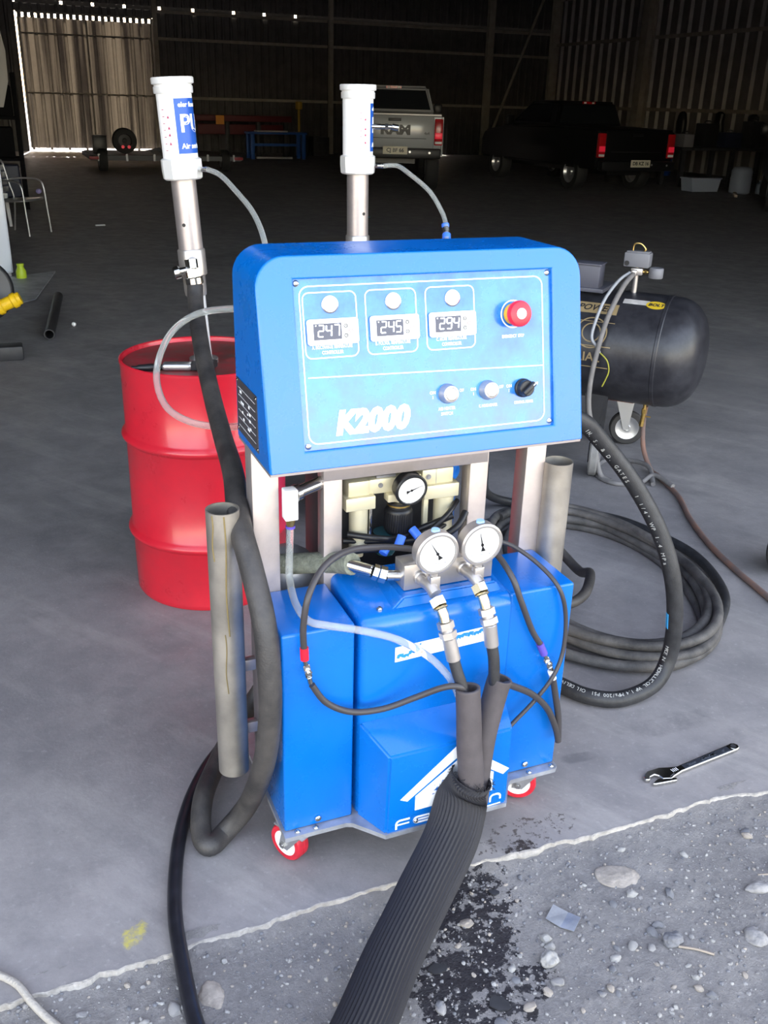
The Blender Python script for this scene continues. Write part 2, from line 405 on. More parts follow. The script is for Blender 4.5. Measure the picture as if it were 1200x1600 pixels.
big_stone('loose_stone', .769+.02, -.405, .028, (.9, 1., .5), 14, STM[0], .1, 'rounded buff-grey stone at the right border of the gravel', .4, .2)
big_stone('loose_stone', .898, -.291, .026, (1.3, .6, .5), 16, STM[0], -.2, 'long flat grey stone near the right border, above the other right-hand stones', .3, .25)
protos = []
for i in range(8):
    o = obj('stone', stone_bm(20+i, 2, (1, R.uniform(.65, .95), R.uniform(.45, .75)), .35), STM[i % 4], ground, smooth=35); protos.append(o)
for i in range(190):
    o = protos[i] if i < 8 else protos[i % 8].copy()
    if i >= 8: COL.objects.link(o); o.parent = ground
    while True:
        a, b_ = R.uniform(-1.05, 1.45), R.uniform(-.62, -.03)
        if b_ < -.03: break
    r_ = .0065+.011*R.random()**3.2
    if 70 < i < 95: a, b_ = R.uniform(.2, .65), R.uniform(-.5, -.25)
    o.location = (a, b_, gz(a, b_)+r_*.15); o.scale = (r_, r_, r_); o.rotation_euler = (R.uniform(-.3, .3), R.uniform(-.3, .3), R.uniform(0, 6.28))
# small gravel nobody could count
ico = bmn(); bmesh.ops.create_icosphere(ico, subdivisions=1, radius=1); iv = [v.co.copy() for v in ico.verts]; jf = [tuple(v.index for v in f.verts) for f in ico.faces]; ico.free()
vs, fs, mi = [], [], []
for i in range(8500):
    a, b_ = R.uniform(-1.2, 1.6), R.uniform(-.75, -.012)
    r_ = .0013+.0045*R.random()**3; z = gz(a, b_)
    sx, sy, sz = R.uniform(.7, 1.3), R.uniform(.7, 1.2), R.uniform(.4, .9); ca, sa = math.cos(i), math.sin(i)
    q = len(vs)
    for v in iv:
        j = 1+R.uniform(-.22, .22); x, y = v.x*sx*j, v.y*sy*j
        vs.append((a+(x*ca-y*sa)*r_, b_+(x*sa+y*ca)*r_, z+v.z*sz*j*r_+r_*.2))
    mm = R.choice((0, 0, 1, 2, 2, 3))
    for f in jf: fs.append((f[0]+q, f[1]+q, f[2]+q)); mi.append(mm)
me = bpy.data.meshes.new('loose_gravel'); me.from_pydata(vs, [], fs)
for s_ in STM: me.materials.append(s_)
me.polygons.foreach_set('material_index', mi)
o = bpy.data.objects.new('loose_gravel', me); COL.objects.link(o); o.parent = ground; o['kind'] = 'stuff'

# ------------------------------------------------------------------ hangar shell
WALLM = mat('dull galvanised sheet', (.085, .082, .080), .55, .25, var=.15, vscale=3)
m, n, p = nodes_mat('thin translucent sheet'); k = NB(n)
c = k.mix(k.ramp(k.noise(2.5, 4), .3, .7), (.12, .11, .10), (.19, .175, .155)); n.links.new(c, p.inputs['Base Color']); p.inputs['Roughness'].default_value = .6
tr = n.nodes.new('ShaderNodeBsdfTranslucent')
c = k.mix(k.ramp(k.noise(1.0, 4, .6, k.map((0, 0, 0), 0, (.22, 1, 9))), .40, .62), (.07, .055, .045), (.62, .52, .38)); n.links.new(c, tr.inputs[0]); mx = n.nodes.new('ShaderNodeMixShader'); mx.inputs[0].default_value = .018  # translucency added to brighten the door; light and dark ribs are in its tint
n.links.new(p.outputs[0], mx.inputs[1]); n.links.new(tr.outputs[0], mx.inputs[2]); n.links.new(mx.outputs[0], n.nodes['Material Output'].inputs[0])
DOORM = m
BEAM = mat('primed steel beam', (.30, .27, .22), .55, var=.15, vscale=4)
FLASH = mat('ridge flashing', (.15, .14, .13), .5)
def corr(name, x0, x1, z0, z1, per, dep, m, ax='a', at=0., parent=None, thick=True):
    """trapezoid sheet; runs along a (back wall) or b (side wall)"""
    pts = []; x = x0; i = 0
    while x < x1-1e-6:
        for t, d in ((0, 0), (.55, 0), (.66, 1), (.89, 1)):
            if x+t*per < x1: pts.append((x+t*per, d*dep))
        x += per
    pts.append((x1, 0))
    vs, fs = [], []
    for x, d in pts:
        for z in (z0, z1): vs.append((x, at-d, z) if ax == 'a' else (at-d, x, z))
    for i in range(len(pts)-1): fs.append((2*i, 2*i+2, 2*i+3, 2*i+1))
    me = bpy.data.meshes.new(name); me.from_pydata(vs, [], fs); me.materials.append(m)
    o = bpy.data.objects.new(name, me); COL.objects.link(o)
    if parent: o.parent = parent
    return o
HW = 6.6
wb = corr('wall_back', -6, .42, 0, HW, .26, .04, WALLM, 'a', 32.6); bobj(wb); wb['kind'] = 'structure'
corr('sheet', 4.56, 14.87, 0, 4.24, .26, .04, WALLM, 'a', 32.6, wb); corr('sheet', 14.915, 19.4, 0, 4.24, .26, .04, WALLM, 'a', 32.6, wb)
for z0, z1 in ((.95, 4.24), (.45, .58)): b = bmn(); box(b, (14.89, 32.62, (z0+z1)/2), (.30, .02, z1-z0)); obj('slit_cover', b, WALLM, wb)  # added strips limit where the slit lets daylight in
corr('sheet', .42, 4.56, 4.0, 4.24, .26, .04, WALLM, 'a', 32.6, wb)
corr('sheet', .42, 19.4, 4.33, HW, .26, .04, WALLM, 'a', 32.6, wb)
hx = [.42, 1.81, 2.75, 3.71, 4.80, 5.87, 7.2, 8.23, 9.3, 19.4]
for q0, q1 in zip(hx, hx[1:]):           # flashing strips with the holes of missing fixings between them
    b = bmn(); box(b, ((q0+q1)/2, 32.58, 4.285), (q1-q0-.085, .02, .12)); obj('flashing', b, FLASH, wb)
for z in (1.69, 3.42, 4.19):
    for q0, q1 in ((4.6, 10.4), (10.55, 16.4), (16.65, 19.2)):
        b = bmn(); box(b, ((q0+q1)/2, 32.50, z), (q1-q0, .06, .09), bev=.008, seg=1); obj('girt', b, BEAM, wb)
for a, wd in ((4.6, .12), (10.48, .13), (16.52, .24), (19.2, .34)):
    b = bmn(); box(b, (a, 32.44, HW/2), (wd, .02, HW)); box(b, (a, 32.36, HW/2), (.02, .16, HW)); box(b, (a, 32.28, HW/2), (wd, .02, HW)); obj('column', b, BEAM, wb)
b = bmn(); cyl(b, (18.75, 32.3, 5.8), (16.75, 32.3, .7), .055, n=10); obj('brace', b, BEAM, wb)
dr = corr('door_1', .47, 4.58, .1, 3.84, .29, .09, DOORM, 'a', 32.6); bobj(dr); dr['kind'] = 'structure'
for z in (1.72, 3.4):
    b = bmn(); box(b, (2.5, 32.52, z), (4.0, .04, .05)); obj('rail', b, BEAM, dr)
for a in (.52, 2.5, 4.47):
    b = bmn(); box(b, (a, 32.50, 1.97), (.05, .04, 3.74)); obj('stile', b, BEAM, dr)
b = bmn()
x = .5
while x < 4.5:
    box(b, (x+.05, 32.58, 3.9), (.12, .02, .15)); x += .19
obj('head_blocks', b, FLASH, dr)  # spaced blocks added so daylight dots show along the door head
b = bmn(); box(b, (2.5, 32.58, 3.985), (4.1, .02, .05)); obj('head_rail', b, FLASH, dr)
b = bmn(); x = .55
while x < 4.5:
    box(b, (x, 32.58, .075), (.07, .02, .06)); x += .29*1.9
obj('bottom_guide', b, FLASH, dr)
wr = corr('wall_right', 0, 32.6, 0, HW, .52, .09, mat('lit galvanised sheet', (.19, .18, .17), .5, .3, var=.15, vscale=2), 'b', 19.4); bobj(wr); wr['kind'] = 'structure'  # lighter copy of the wall sheet; light on the ribs is in its colour
for z in (1.75, 3.84, 5.3):
    b = bmn(); box(b, (19.28, 16.3, z), (.07, 32.4, .1)); obj('girt', b, BEAM, wr)
for b_ in (13.5, 20., 26.4):
    b = bmn(); box(b, (19.2, b_, HW/2), (.02, .34, HW)); box(b, (19.05, b_, HW/2), (.3, .02, HW)); box(b, (18.9, b_, HW/2), (.02, .34, HW)); obj('column', b, BEAM, wr)
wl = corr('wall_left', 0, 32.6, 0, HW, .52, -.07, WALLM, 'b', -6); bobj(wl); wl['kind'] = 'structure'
b = bmn(); box(b, (6.7, 16.2, HW+.05), (26, 33.2, .1)); ce = obj('ceiling', b, WALLM); bobj(ce); ce['kind'] = 'structure'
OP0, OP1, OPH = -3.6, 6.6, 3.6            # unseen front opening, narrowed and lowered to darken the inside
b = bmn(); box(b, ((-6+OP0)/2, .06, HW/2), (OP0+6, .12, HW)); box(b, ((19.4+OP1)/2, .06, HW/2), (19.4-OP1, .12, HW)); box(b, ((OP0+OP1)/2, .06, (HW+OPH)/2), (OP1-OP0, .12, HW-OPH))
wf = obj('wall_front', b, WALLM); bobj(wf); wf['kind'] = 'structure'

# ================================================================== SPRAY FOAM MACHINE
mach = thing('spray_foam_machine', 'blue spray foam proportioner on red castors with slanted control panel reading K2000', 'machine', MO, MY)
def P(name, bm, m, parent=None, **k): return obj(name, bm, m, parent or mach, **k)
def hexn(b, p0, p1, r): cyl(b, p0, p1, r, n=6)
# base plate following the hood
b = bmn(); prism(b, [(-.004, -.02), (.148, -.02), (.163, -.026), (.222, -.092), (.548, -.092), (.59, -.028), (.60, -.02), (.735, -.02), (.745, -.01), (.745, .46), (-.004, .46)], .118, .130)
plate = P('base_plate', b, PLATEM)
for (u, v) in ((.03, -.008), (.075, -.010), (.66, -.01), (.728, -.008)):
    b = bmn(); cyl(b, (u, v, .130), (u, v, .1345), .007, n=12, bev=.002); cyl(b, (u, v, .1345), (u, v, .137), .0035, n=6); obj('bolt', b, CHROME, plate)
# castors
def castor(u, v, ang, trail=.03):
    e = bpy.data.objects.new('castor', None); COL.objects.link(e); e.parent = mach; e.location = (u, v, 0); e.rotation_euler = (0, 0, ang)
    b = bmn()
    box(b, (0, 0, .1145), (.095, .075, .006), bev=.002); lathe(b, [(0, .113), (.026, .113), (.03, .104), (.024, .096), (0, .096)], 20)
    for s in (-1, 1):
        prism(b, [(-.034, .108), (.030, .108), (trail+.016, .038), (trail-.012, .036)], s*.022-.0015, s*.022+.0015, basis((0, 0, 0), (1, 0, 0), (0, 0, 1)))
    box(b, (0, 0, .099), (.05, .046, .004))
    fk = obj('fork', b, GREYM, e)
    b = bmn(); c0 = (trail, 0, .049)
    lathe(b, [(.034, -.018), (.046, -.018), (.049, -.014), (.049, -.003), (.047, -.001), (.047, .001), (.049, .003), (.049, .014), (.046, .018), (.034, .018)], 36, basis(c0, (1, 0, 0), (0, 0, 1)))
    obj('tread', b, REDPU, e)
    b = bmn(); lathe(b, [(0, -.0185), (.012, -.019), (.014, -.014), (.028, -.013), (.0345, -.018), (.0345, .018), (.028, .013), (.014, .014), (.012, .019), (0, .0185)], 32, basis(c0, (1, 0, 0), (0, 0, 1)))
    obj('hub', b, WPL, e)
    b = bmn(); cyl(b, (trail, -.031, .049), (trail, .031, .049), .0045, n=12); hexn(b, (trail, -.030, .049), (trail, -.0235, .049), .009); hexn(b, (trail, .0235, .049), (trail, .030, .049), .009)
    obj('axle_bolt', b, CHROME, e)
    return e
castor(.045, .034, 2.08); castor(.700, .045, 2.62); castor(.06, .40, .4); castor(.68, .40, 2.6)

# lower cabinets
def cabinet(u0, u1, v0, v1, z0, z1, r=.006):
    b = bmn(); box(b, ((u0+u1)/2, (v0+v1)/2, (z0+z1)/2), (u1-u0, v1-v0, z1-z0), bev=r, seg=3); return b
cl = P('side_cover', cabinet(.001, .171, 0, .205, .1305, .669), BLUE)
cr = P('side_cover', cabinet(.566, .742, .004, .205, .1305, .669), BLUE)
for par, (u, v) in ((cl, (.083, 0)), (cr, (.653, .004))):
    b = bmn(); cyl(b, (u, v, .150), (u, v-.006, .150), .008, n=14, bev=.002); cyl(b, (u, v-.006, .150), (u, v-.008, .150), .004, n=6); obj('screw', b, CHROME, par)
# middle hood with nose
b = bmn(); u0, u1 = .184, .5655
prof = [(0, .131), (0, .399), (0, .640), (.004, .655), (.012, .664), (.024, .669), (.205, .690), (.205, .131)]
t = bmn(); L_ = [t.verts.new((u0, v, z)) for v, z in prof]; R_ = [t.verts.new((u1, v, z)) for v, z in prof]
for i in range(len(prof)):
    j = (i+1) % len(prof); t.faces.new((L_[i], L_[j], R_[j], R_[i]))
t.faces.new(L_[::-1]); t.faces.new(R_); bmesh.ops.recalc_face_normals(t, faces=t.faces)
ed = [e for e in t.edges if all(abs(v.co.x-u0) < 1e-6 for v in e.verts) and not all(v.co.z < .2 for v in e.verts) and not all(v.co.y > .2 for v in e.verts)]
bmesh.ops.bevel(t, geom=ed, offset=.018, segments=4, affect='EDGES', profile=.5); merge(b, t)
hood = P('hood', b, BLUE, smooth=35)
# nose: sloped top, angled sides
t = bmn()
bk = [(.186, -.0005, .1305), (.186, -.0005, .398), (.5655, -.0005, .398), (.5655, -.0005, .1305)]
fr = [(.224, -.088, .1305), (.228, -.088, .352), (.548, -.088, .352), (.548, -.088, .1305)]
A = [t.verts.new(c) for c in bk]; F = [t.verts.new(c) for c in fr]
for i in range(4): t.faces.new((A[i], A[(i+1) % 4], F[(i+1) % 4], F[i]))
t.faces.new(F); t.faces.new(A[::-1]); bmesh.ops.recalc_face_normals(t, faces=t.faces)
bmesh.ops.bevel(t, geom=[e for e in t.edges if min(v.co.y for v in e.verts) < -.05 and min(v.co.z for v in e.verts) > .12 and not max(v.co.z for v in e.verts) < .2], offset=.005, segments=2, affect='EDGES')
b = bmn(); merge(b, t); P('hood_nose', b, BLUE, hood, smooth=30)
b = bmn(); cyl(b, (.30, -.088, .150), (.30, -.094, .150), .006, n=14, bev=.002); cyl(b, (.30, -.094, .150), (.30, -.096, .150), .003, n=6); obj('screw', b, CHROME, hood)
b = bmn(); cyl(b, (.243, .035, .668), (.243, .035, .677), .007, n=14, bev=.002); cyl(b, (.243, .035, .677), (.243, .035, .679), .004, n=6); obj('screw', b, CHROME, hood)
# raised shelf on the hood
t = bmn(); lo = [(.27, .028), (.555, .028), (.555, .2), (.27, .2)]; hi = [(.302, .034), (.540, .034), (.540, .196), (.302, .196)]
A = [t.verts.new((x, y, .664+y*.1)) for x, y in lo]; F = [t.verts.new((x, y, .694)) for x, y in hi]
for i in range(4): t.faces.new((A[i], A[(i+1) % 4], F[(i+1) % 4], F[i]))
t.faces.new(F); t.faces.new(A[::-1]); bmesh.ops.recalc_face_normals(t, faces=t.faces)
bmesh.ops.bevel(t, geom=t.edges[:], offset=.004, segments=2, affect='EDGES'); b = bmn(); merge(b, t); P('hood_shelf', b, BLUE, hood, smooth=30)
# half scraped white sticker
FRONT = lambda u, z, off=0: basis((u, -off, z), (1, 0, 0), (0, 0, 1))
b = bmn(); prism(b, [(.270, .547), (.505, .558), (.505, .597), (.270, .586)], 0, .0007, basis((0, 0, 0), (1, 0, 0), (0, 0, 1))); stk = P('sticker', b, WHITE, hood, label='white sticker with scraped blue letters')
b = bmn()
for (x, z, s_) in ((.283, .562, 1), (.298, .560, .8), (.312, .567, .9), (.322, .569, 1), (.412, .583, 1), (.430, .582, 1.1), (.446, .585, 1), (.462, .585, 1.1), (.478, .584, .9), (.492, .588, 1)):
    poly = [(x-.009, z-.005*s_), (x-.003, z-.007*s_), (x, z-.002), (x+.006, z-.006*s_), (x+.007, z), (x+.009, z+.005*s_), (x-.002, z+.006*s_), (x-.008, z+.003)]
    prism(b, poly, .0007, .0011, basis((0, 0, 0), (1, 0, 0), (0, 0, 1)))
prism(b, [(.331, .581), (.335, .582), (.335, .586), (.331, .585)], .0007, .0011, basis((0, 0, 0), (1, 0, 0), (0, 0, 1)))
obj('scraped_letters', b, mat('sticker blue', (.02, .22, .70), .5), stk, kind='stuff')
b = bmn(); prism(b, [(.333, .559), (.338, .560), (.338, .565), (.334, .565)], .0007, .0011, basis((0, 0, 0), (1, 0, 0), (0, 0, 1))); obj('orange_speck', b, ORANGE, stk)
# house emblem and rounded lettering on the nose
m, n, p = nodes_mat('scratched white emblem'); k = NB(n)
sc_ = spot(k, (.375, -.088, .225), 0, (.045, .3, .04), 55, .47, .05, 1.)
c = k.mix(sc_, (.85, .87, .9), (.001, .095, .40)); n.links.new(c, p.inputs['Base Color']); p.inputs['Roughness'].default_value = .45
EMB = m
FN = basis((0, -.088, 0), (1, 0, 0), (0, 0, 1))
b = bmn()
prism(b, [(.258, .222), (.276, .213), (.405, .309), (.532, .222), (.548, .235), (.412, .340), (.398, .340)], 0, .0008, FN)
prism(b, [(.297, .180), (.505, .180), (.505, .236), (.405, .300), (.297, .222)], 0, .0007, FN)
emb = P('house_emblem', b, EMB, hood)
b = bmn()
def arcp(cx, cz, r_, a0_, a1_, n_=8, sq=1.): return [(cx+r_*math.cos(a0_+(a1_-a0_)*i/n_), cz+r_*sq*math.sin(a0_+(a1_-a0_)*i/n_)) for i in range(n_+1)]
stroke(b, [(.250, .135), (.250, .150)]+arcp(.260, .150, .010, PI, PI/2)+[(.285, .160)], .005, FN); stroke(b, [(.251, .148), (.284, .148)], .004, FN)
stroke(b, [(.335, .141), (.305, .141)]+arcp(.305, .1495, .0085, PI*1.5, PI/2)+[(.336, .158), (.336, .1495), (.306, .1495)], .005, FN)
stroke(b, [(.350, .139), (.366, .160), (.382, .139)], .005, FN)
stroke(b, [(.398, .139), (.398, .150)]+arcp(.408, .150, .010, PI, PI/2)+[(.420, .160)]+arcp(.420, .150, .010, PI/2, 0)+[(.430, .139)], .005, FN)
stroke(b, [(.446, .139), (.446, .160)], .005, FN)
stroke(b, [(.502, .143), (.502, .152)]+arcp(.512, .154, .010, PI, PI/2)+[(.520, .164)]+arcp(.520, .154, .010, PI/2, 0)+[(.530, .147)], .005, FN)
stroke(b, [(.245, .126), (.532, .134)], .0032, FN)
P('rounded_lettering', b, WHITE, hood)

# frame
b = bmn(); box(b, (.030, .232, .592), (.062, .055, .923), bev=.003); P('frame_post', b, STEEL)
b = bmn(); box(b, (.726, .232, .592), (.056, .055, .923), bev=.003); P('frame_post', b, STEEL)
b = bmn(); box(b, (.189, .225, .58), (.046, .045, .86), bev=.003); P('inner_post', b, STEEL)
b = bmn(); box(b, (.566, .225, .58), (.050, .045, .86), bev=.003); P('inner_post', b, STEEL)
b = bmn(); box(b, (.3775, .225, .979), (.424, .046, .102), bev=.003); P('cross_bar', b, STEEL)
# control box -----------------------------------------------------------
P0 = Vector((0, .0121, 1.0369)); FD = Vector((0, .0904, .4131)); FL = FD.length; FD.normalize(); FNRM = Vector((1, 0, 0)).cross(FD)
def FP(u, s, off=0.): return P0 + Vector((u, 0, 0)) + FD*s + FNRM*off
FM = basis(P0, (1, 0, 0), FD)                                   # local x=u, y=up the face, z=out
def FMat(u, s, off=0.): M = FM.copy(); M.translation = FP(u, s, off); return M
U0, U1 = -.011, .7205
outl = rrect(U0, 0, U1, FL, .062, 8, bl=False, br=False)
hole = [(.0655, .0395), (.6475, .0395), (.6475, .3785), (.0655, .3785)]
t = bmn(); front = [t.verts.new(FP(u, s)) for u, s in outl]; back = [t.verts.new(Vector((u, .275, FP(u, s).z))) for u, s in outl]
hv = [t.verts.new(FP(u, s)) for u, s in hole]; hb = [t.verts.new(FP(u, s, -.013)) for u, s in hole]
n_ = len(outl); E_ = []
for i in range(n_):
    j = (i+1) % n_; t.faces.new((front[i], front[j], back[j], back[i])); E_.append(t.edges.get((front[i], front[j])))
for i in range(4):
    j = (i+1) % 4; t.faces.new((hv[j], hv[i], hb[i], hb[j])); E_.append(t.edges.get((hv[i], hv[j])))
t.faces.new(back[::-1]); bmesh.ops.triangle_fill(t, use_beauty=True, edges=E_); t.faces.new(hb)
bmesh.ops.recalc_face_normals(t, faces=t.faces)
b = bmn(); merge(b, t); hous = P('control_housing', b, BLUE, smooth=30)
mod = hous.modifiers.new('bevel', 'BEVEL'); mod.width = .0035; mod.segments = 3; mod.limit_method = 'ANGLE'; mod.angle_limit = math.radians(50)
b = bmn(); box(b, ((U0+U1)/2, .146, 1.0335), (U1-U0-.004, .258, .006)); P('housing_floor', b, STEEL)
b = bmn(); prism(b, hole, 0, .004, FMat(0, 0, -.0128)); pan = P('control_panel', b, PANELB, smooth=0)
PZ = -.0087
for (u, s) in ((.073, .3705), (.640, .3705), (.075, .049), (.640, .049)):
    b = bmn(); lathe(b, [(0, 0), (.0065, 0), (.0065, .001), (.004, .0035), (0, .004)], 16, FMat(u, s, PZ)); obj('screw', b, CHROME, pan)
b = bmn(); D0 = FMat(0, 0, PZ)
def loop(x0, y0, x1, y1, r_, wd): stroke(b, rrect(x0, y0, x1, y1, r_, 6), wd, D0, closed=True)
loop(.078, .052, .627, .3640, .02, .0025)
for x0, x1 in ((.084, .196), (.216, .327), (.349, .461)): loop(x0, .2235, x1, .3515, .013, .0024)
stroke(b, [(.085, .186), (.627, .173)], .0022, D0)
stroke(b, arcp(.554, .2875, .0285, .75*PI/2, 2*PI-.75*PI/2, 24), .0026, D0)
obj('printed_lines', b, WHITE, pan, smooth=0)
b = bmn()
def T(s_, u, y, sz, **k): text(b, s_, sz, FMat(u, y, PZ+.0003), **k)
for u, s1 in ((.1405, 'A. ISOCYANATE TEMPERATURE'), (.272, 'B. POLYOL TEMPERATURE'), (.4055, 'C. HOSE TEMPERATURE')):
    T(s1, u, .2445, .0098, sx=.62 if len(s1) > 22 else .68, bold=.0002); T('CONTROLLER', u, .2335, .0098, sx=.72, bold=.0002)
T('EMERGENCY  STOP', .553, .2405, .0092, sx=.68, bold=.0002)
T('A/B HEATER', .388, .0985, .0092, sx=.8, bold=.0002); T('SWITCH', .388, .0875, .0092, sx=.8, bold=.0002)
T('C. HOSE HEATER', .487, .0965, .0085, sx=.7, bold=.0002); T('CONTROL POWER', .575, .0965, .0085, sx=.65, bold=.0002)
for u in (.3905, .4865, .5735):
    T('ON', u-.034, .134, .0085, bold=.0003); T('I', u-.034, .124, .0085, bold=.0003); T('OFF', u+.034, .134, .0085, bold=.0003, sx=.7)
T('K2000', .216, .088, .064, bold=.0042, shear=.22, sx=.94)
obj('panel_lettering', b, WHITE, pan, smooth=0, kind='stuff')
for u in (.1405, .2765, .4105):                                 # pilot lights
    b = bmn(); lathe(b, [(0, 0), (.0155, 0), (.0155, .003), (.013, .006), (.0115, .008), (.009, .0115), (0, .0135)], 28, FMat(u, .3275, PZ)); pl = P('pilot_light', b, WPL)
    b = bmn(); lathe(b, [(.0135, 0), (.0175, 0), (.0175, .002), (.0135, .004)], 28, FMat(u, .3275, PZ)); obj('bezel_ring', b, CHROME, pl)
SEG = {'2': 'abged', '4': 'fgbc', '7': 'abc', '5': 'afgcd', '9': 'abcdfg'}
def seg_digit(bm, ch, M, h_):
    wd = h_*.5; t_ = h_*.10; q = h_/2
    S = {'a': ((0, h_), (wd, h_)), 'b': ((wd, h_), (wd, q)), 'c': ((wd, q), (wd, 0)), 'd': ((0, 0), (wd, 0)), 'e': ((0, 0), (0, q)), 'f': ((0, q), (0, h_)), 'g': ((0, q), (wd, q))}
    for s_ in SEG[ch]:
        p0, p1 = Vector(S[s_][0]), Vector(S[s_][1]); d = (p1-p0).normalized()*t_*.35
        p0 += d; p1 -= d; p0.x += p0.y*.08; p1.x += p1.y*.08
        stroke(bm, [tuple(p0), tuple(p1)], t_, M)
for u, num in ((.1425, '247'), (.2765, '245'), (.408, '294')):
    yc = .2745; M0 = FMat(u, yc, PZ)
    b = bmn(); prism(b, rrect(-.054, -.0255, .054, .0255, .006, 5), 0, .008, M0); tcn = P('temperature_controller', b, WPL, smooth=30)
    mod = tcn.modifiers.new('bevel', 'BEVEL'); mod.width = .002; mod.segments = 2; mod.limit_method = 'ANGLE'; mod.angle_limit = math.radians(60)
    b = bmn(); prism(b, [(-.042, -.0155), (.017, -.0155), (.017, .0165), (-.042, .0165)], .008, .0084, M0); obj('display_window', b, SCREEN, tcn, smooth=0)
    b = bmn()
    for i, ch in enumerate(num):
        M = M0.copy(); M.translation = FP(u-.033+i*.0165, yc-.009, PZ+.0085); seg_digit(b, ch, M, .022)
    M = M0.copy(); M.translation = FP(u-.038, yc+.012, PZ+.0085); prism(b, [(0, 0), (.002, 0), (.002, .002), (0, .002)], 0, .0004, M)
    obj('display_digits', b, LED, tcn, smooth=0)
    for y in (.010, -.009):
        b = bmn(); M = M0.copy(); M.translation = FP(u+.0262, yc+y, PZ+.008); lathe(b, [(.0026, 0), (.0042, 0), (.0042, .0006), (.0026, .0006)], 16, M); prism(b, [(-.0016, -.001), (.0016, -.001), (0, .0016)] if y > 0 else [(-.0016, .001), (0, -.0016), (.0016, .001)], 0, .0006, M); obj('arrow_button', b, DARKM, tcn)
    b = bmn(); M = M0.copy(); M.translation = FP(u+.0365, yc, PZ+.008); stroke(b, arcp(0, 0, .0042, 0, 2*PI, 16, .7)[:-1], .0011, M, closed=True); obj('red_logo_ring', b, REDP, tcn, smooth=0)
# emergency stop
M0 = FMat(.553, .2875, PZ)
b = bmn(); lathe(b, [(0, 0), (.0215, 0), (.0225, .002), (.0205, .014), (0, .014)], 32, M0); es = P('emergency_stop', b, YEL, label='yellow collar with red mushroom button')
b = bmn(); lathe(b, [(0, .012), (.0165, .012), (.0175, .018), (.0255, .021), (.0275, .025), (.0275, .033), (.025, .0375), (.019, .0395), (0, .0395)], 36, M0); obj('mushroom_button', b, REDP, es)
b = bmn(); lathe(b, [(0, .0395), (.0115, .0395), (.0115, .0402), (0, .0402)], 24, M0); obj('white_disc', b, WPL, es)
# rotary switches
for u, y, kind in ((.3905, .1300, 0), (.4865, .1300, 0), (.5735, .1275, 1)):
    M0 = FMat(u, y, PZ)
    if kind == 0:
        b = bmn(); lathe(b, [(0, 0), (.021, 0), (.021, .004), (.0195, .007), (.0185, .018), (.017, .021), (.0135, .022), (.0125, .019), (0, .019)], 32, M0); sw = P('illuminated_switch', b, CAST)
        b = bmn(); lathe(b, [(0, .019), (.0122, .019), (.0118, .0235), (0, .0245)], 28, M0); obj('lens', b, WPL, sw)
    else:
        b = bmn(); lathe(b, [(0, 0), (.0205, 0), (.0205, .006), (.0185, .008), (.0175, .021), (.0155, .023), (0, .023)], 28, M0); sw = P('selector_switch', b, BLACK)
        b = bmn(); M = M0 @ Matrix.Rotation(-.9, 4, 'Z'); box(b, (0, 0, .028), (.011, .036, .013), M, bev=.003); obj('handle', b, BLACK, sw)
        b = bmn(); box(b, (0, .013, .0347), (.002, .006, .0006), M); obj('pointer_mark', b, WHITE, sw)
# rating plate on the left flank
b = bmn(); XL = U0-.0005
prism(b, [(.262, 1.056), (.092, 1.056), (.098, 1.176), (.262, 1.176)], 0, .0012, basis((XL, 0, 0), (0, 1, 0), (0, 0, 1)) @ Matrix.Scale(-1, 4, (0, 0, 1)))
rp = P('rating_plate', b, mat('dark etched plate', (.10, .10, .115), .35, .6, var=.2, vscale=40), smooth=0)
b = bmn()
for (v, z, l_, h_) in ((.228, 1.150, .014, .006), (.216, 1.128, .024, .005), (.215, 1.108, .007, .005), (.207, 1.094, .01, .005), (.160, 1.135, .009, .006), (.155, 1.120, .012, .006), (.172, 1.116, .006, .004), (.155, 1.106, .012, .005), (.150, 1.090, .008, .005), (.165, 1.084, .016, .005)):
    box(b, (XL-.0014, v, z), (.0006, l_, h_))
for i in range(6): box(b, (XL-.0013, .18, 1.072+.017*i), (.0003, .14, .0008))
obj('etched_marks', b, WHITE, rp, smooth=0)
for v, z in ((.256, 1.170), (.104, 1.170), (.256, 1.063), (.098, 1.063)):
    b = bmn(); lathe(b, [(0, 0), (.004, 0), (.002, .002), (0, .0025)], 10, basis((XL-.0012, v, z), (0, 0, 1), (0, 1, 0))); obj('rivet', b, CHROME, rp)
# steel tubes that hold the pumps
for u, v, z0, z1, r_ in ((-.070, .20, .19, .897, .0375), (.789, .20, .19, .910, .0375)):
    b = bmn(); lathe(b, [(r_, 0), (r_, z1-z0), (r_-.003, z1-z0), (r_-.003, 0), (r_, 0)], 44, Matrix.Translation((u, v, z0))); pt = P('pump_tube', b, ZINC)
    b = bmn(); s = 1 if u < 0 else -1
    b.free()
    for z in (.30, .48):
        b = bmn(); box(b, (u+s*(r_+.012), v+.01, z), (.03, .02, .03), bev=.002); obj('tube_bracket', b, STEEL, pt)
    if u < 0:
        b = bmn()
        for (a, zt, ln, q) in ((-2.45, .004, .11, .0016), (-1.72, .004, .30, .0018), (-1.95, .30, .16, .0014)):
            S_ = [(u+(r_+.0004)*math.cos(a+.05*math.sin(i*.9)), v+(r_+.0004)*math.sin(a+.05*math.sin(i*.9)), z1-zt-ln*i/8) for i in range(9)]
            sweep(b, S_, q, 6, step=3)
        obj('resin_drip', b, mat('dried resin', (.20, .15, .06), .35), pt)

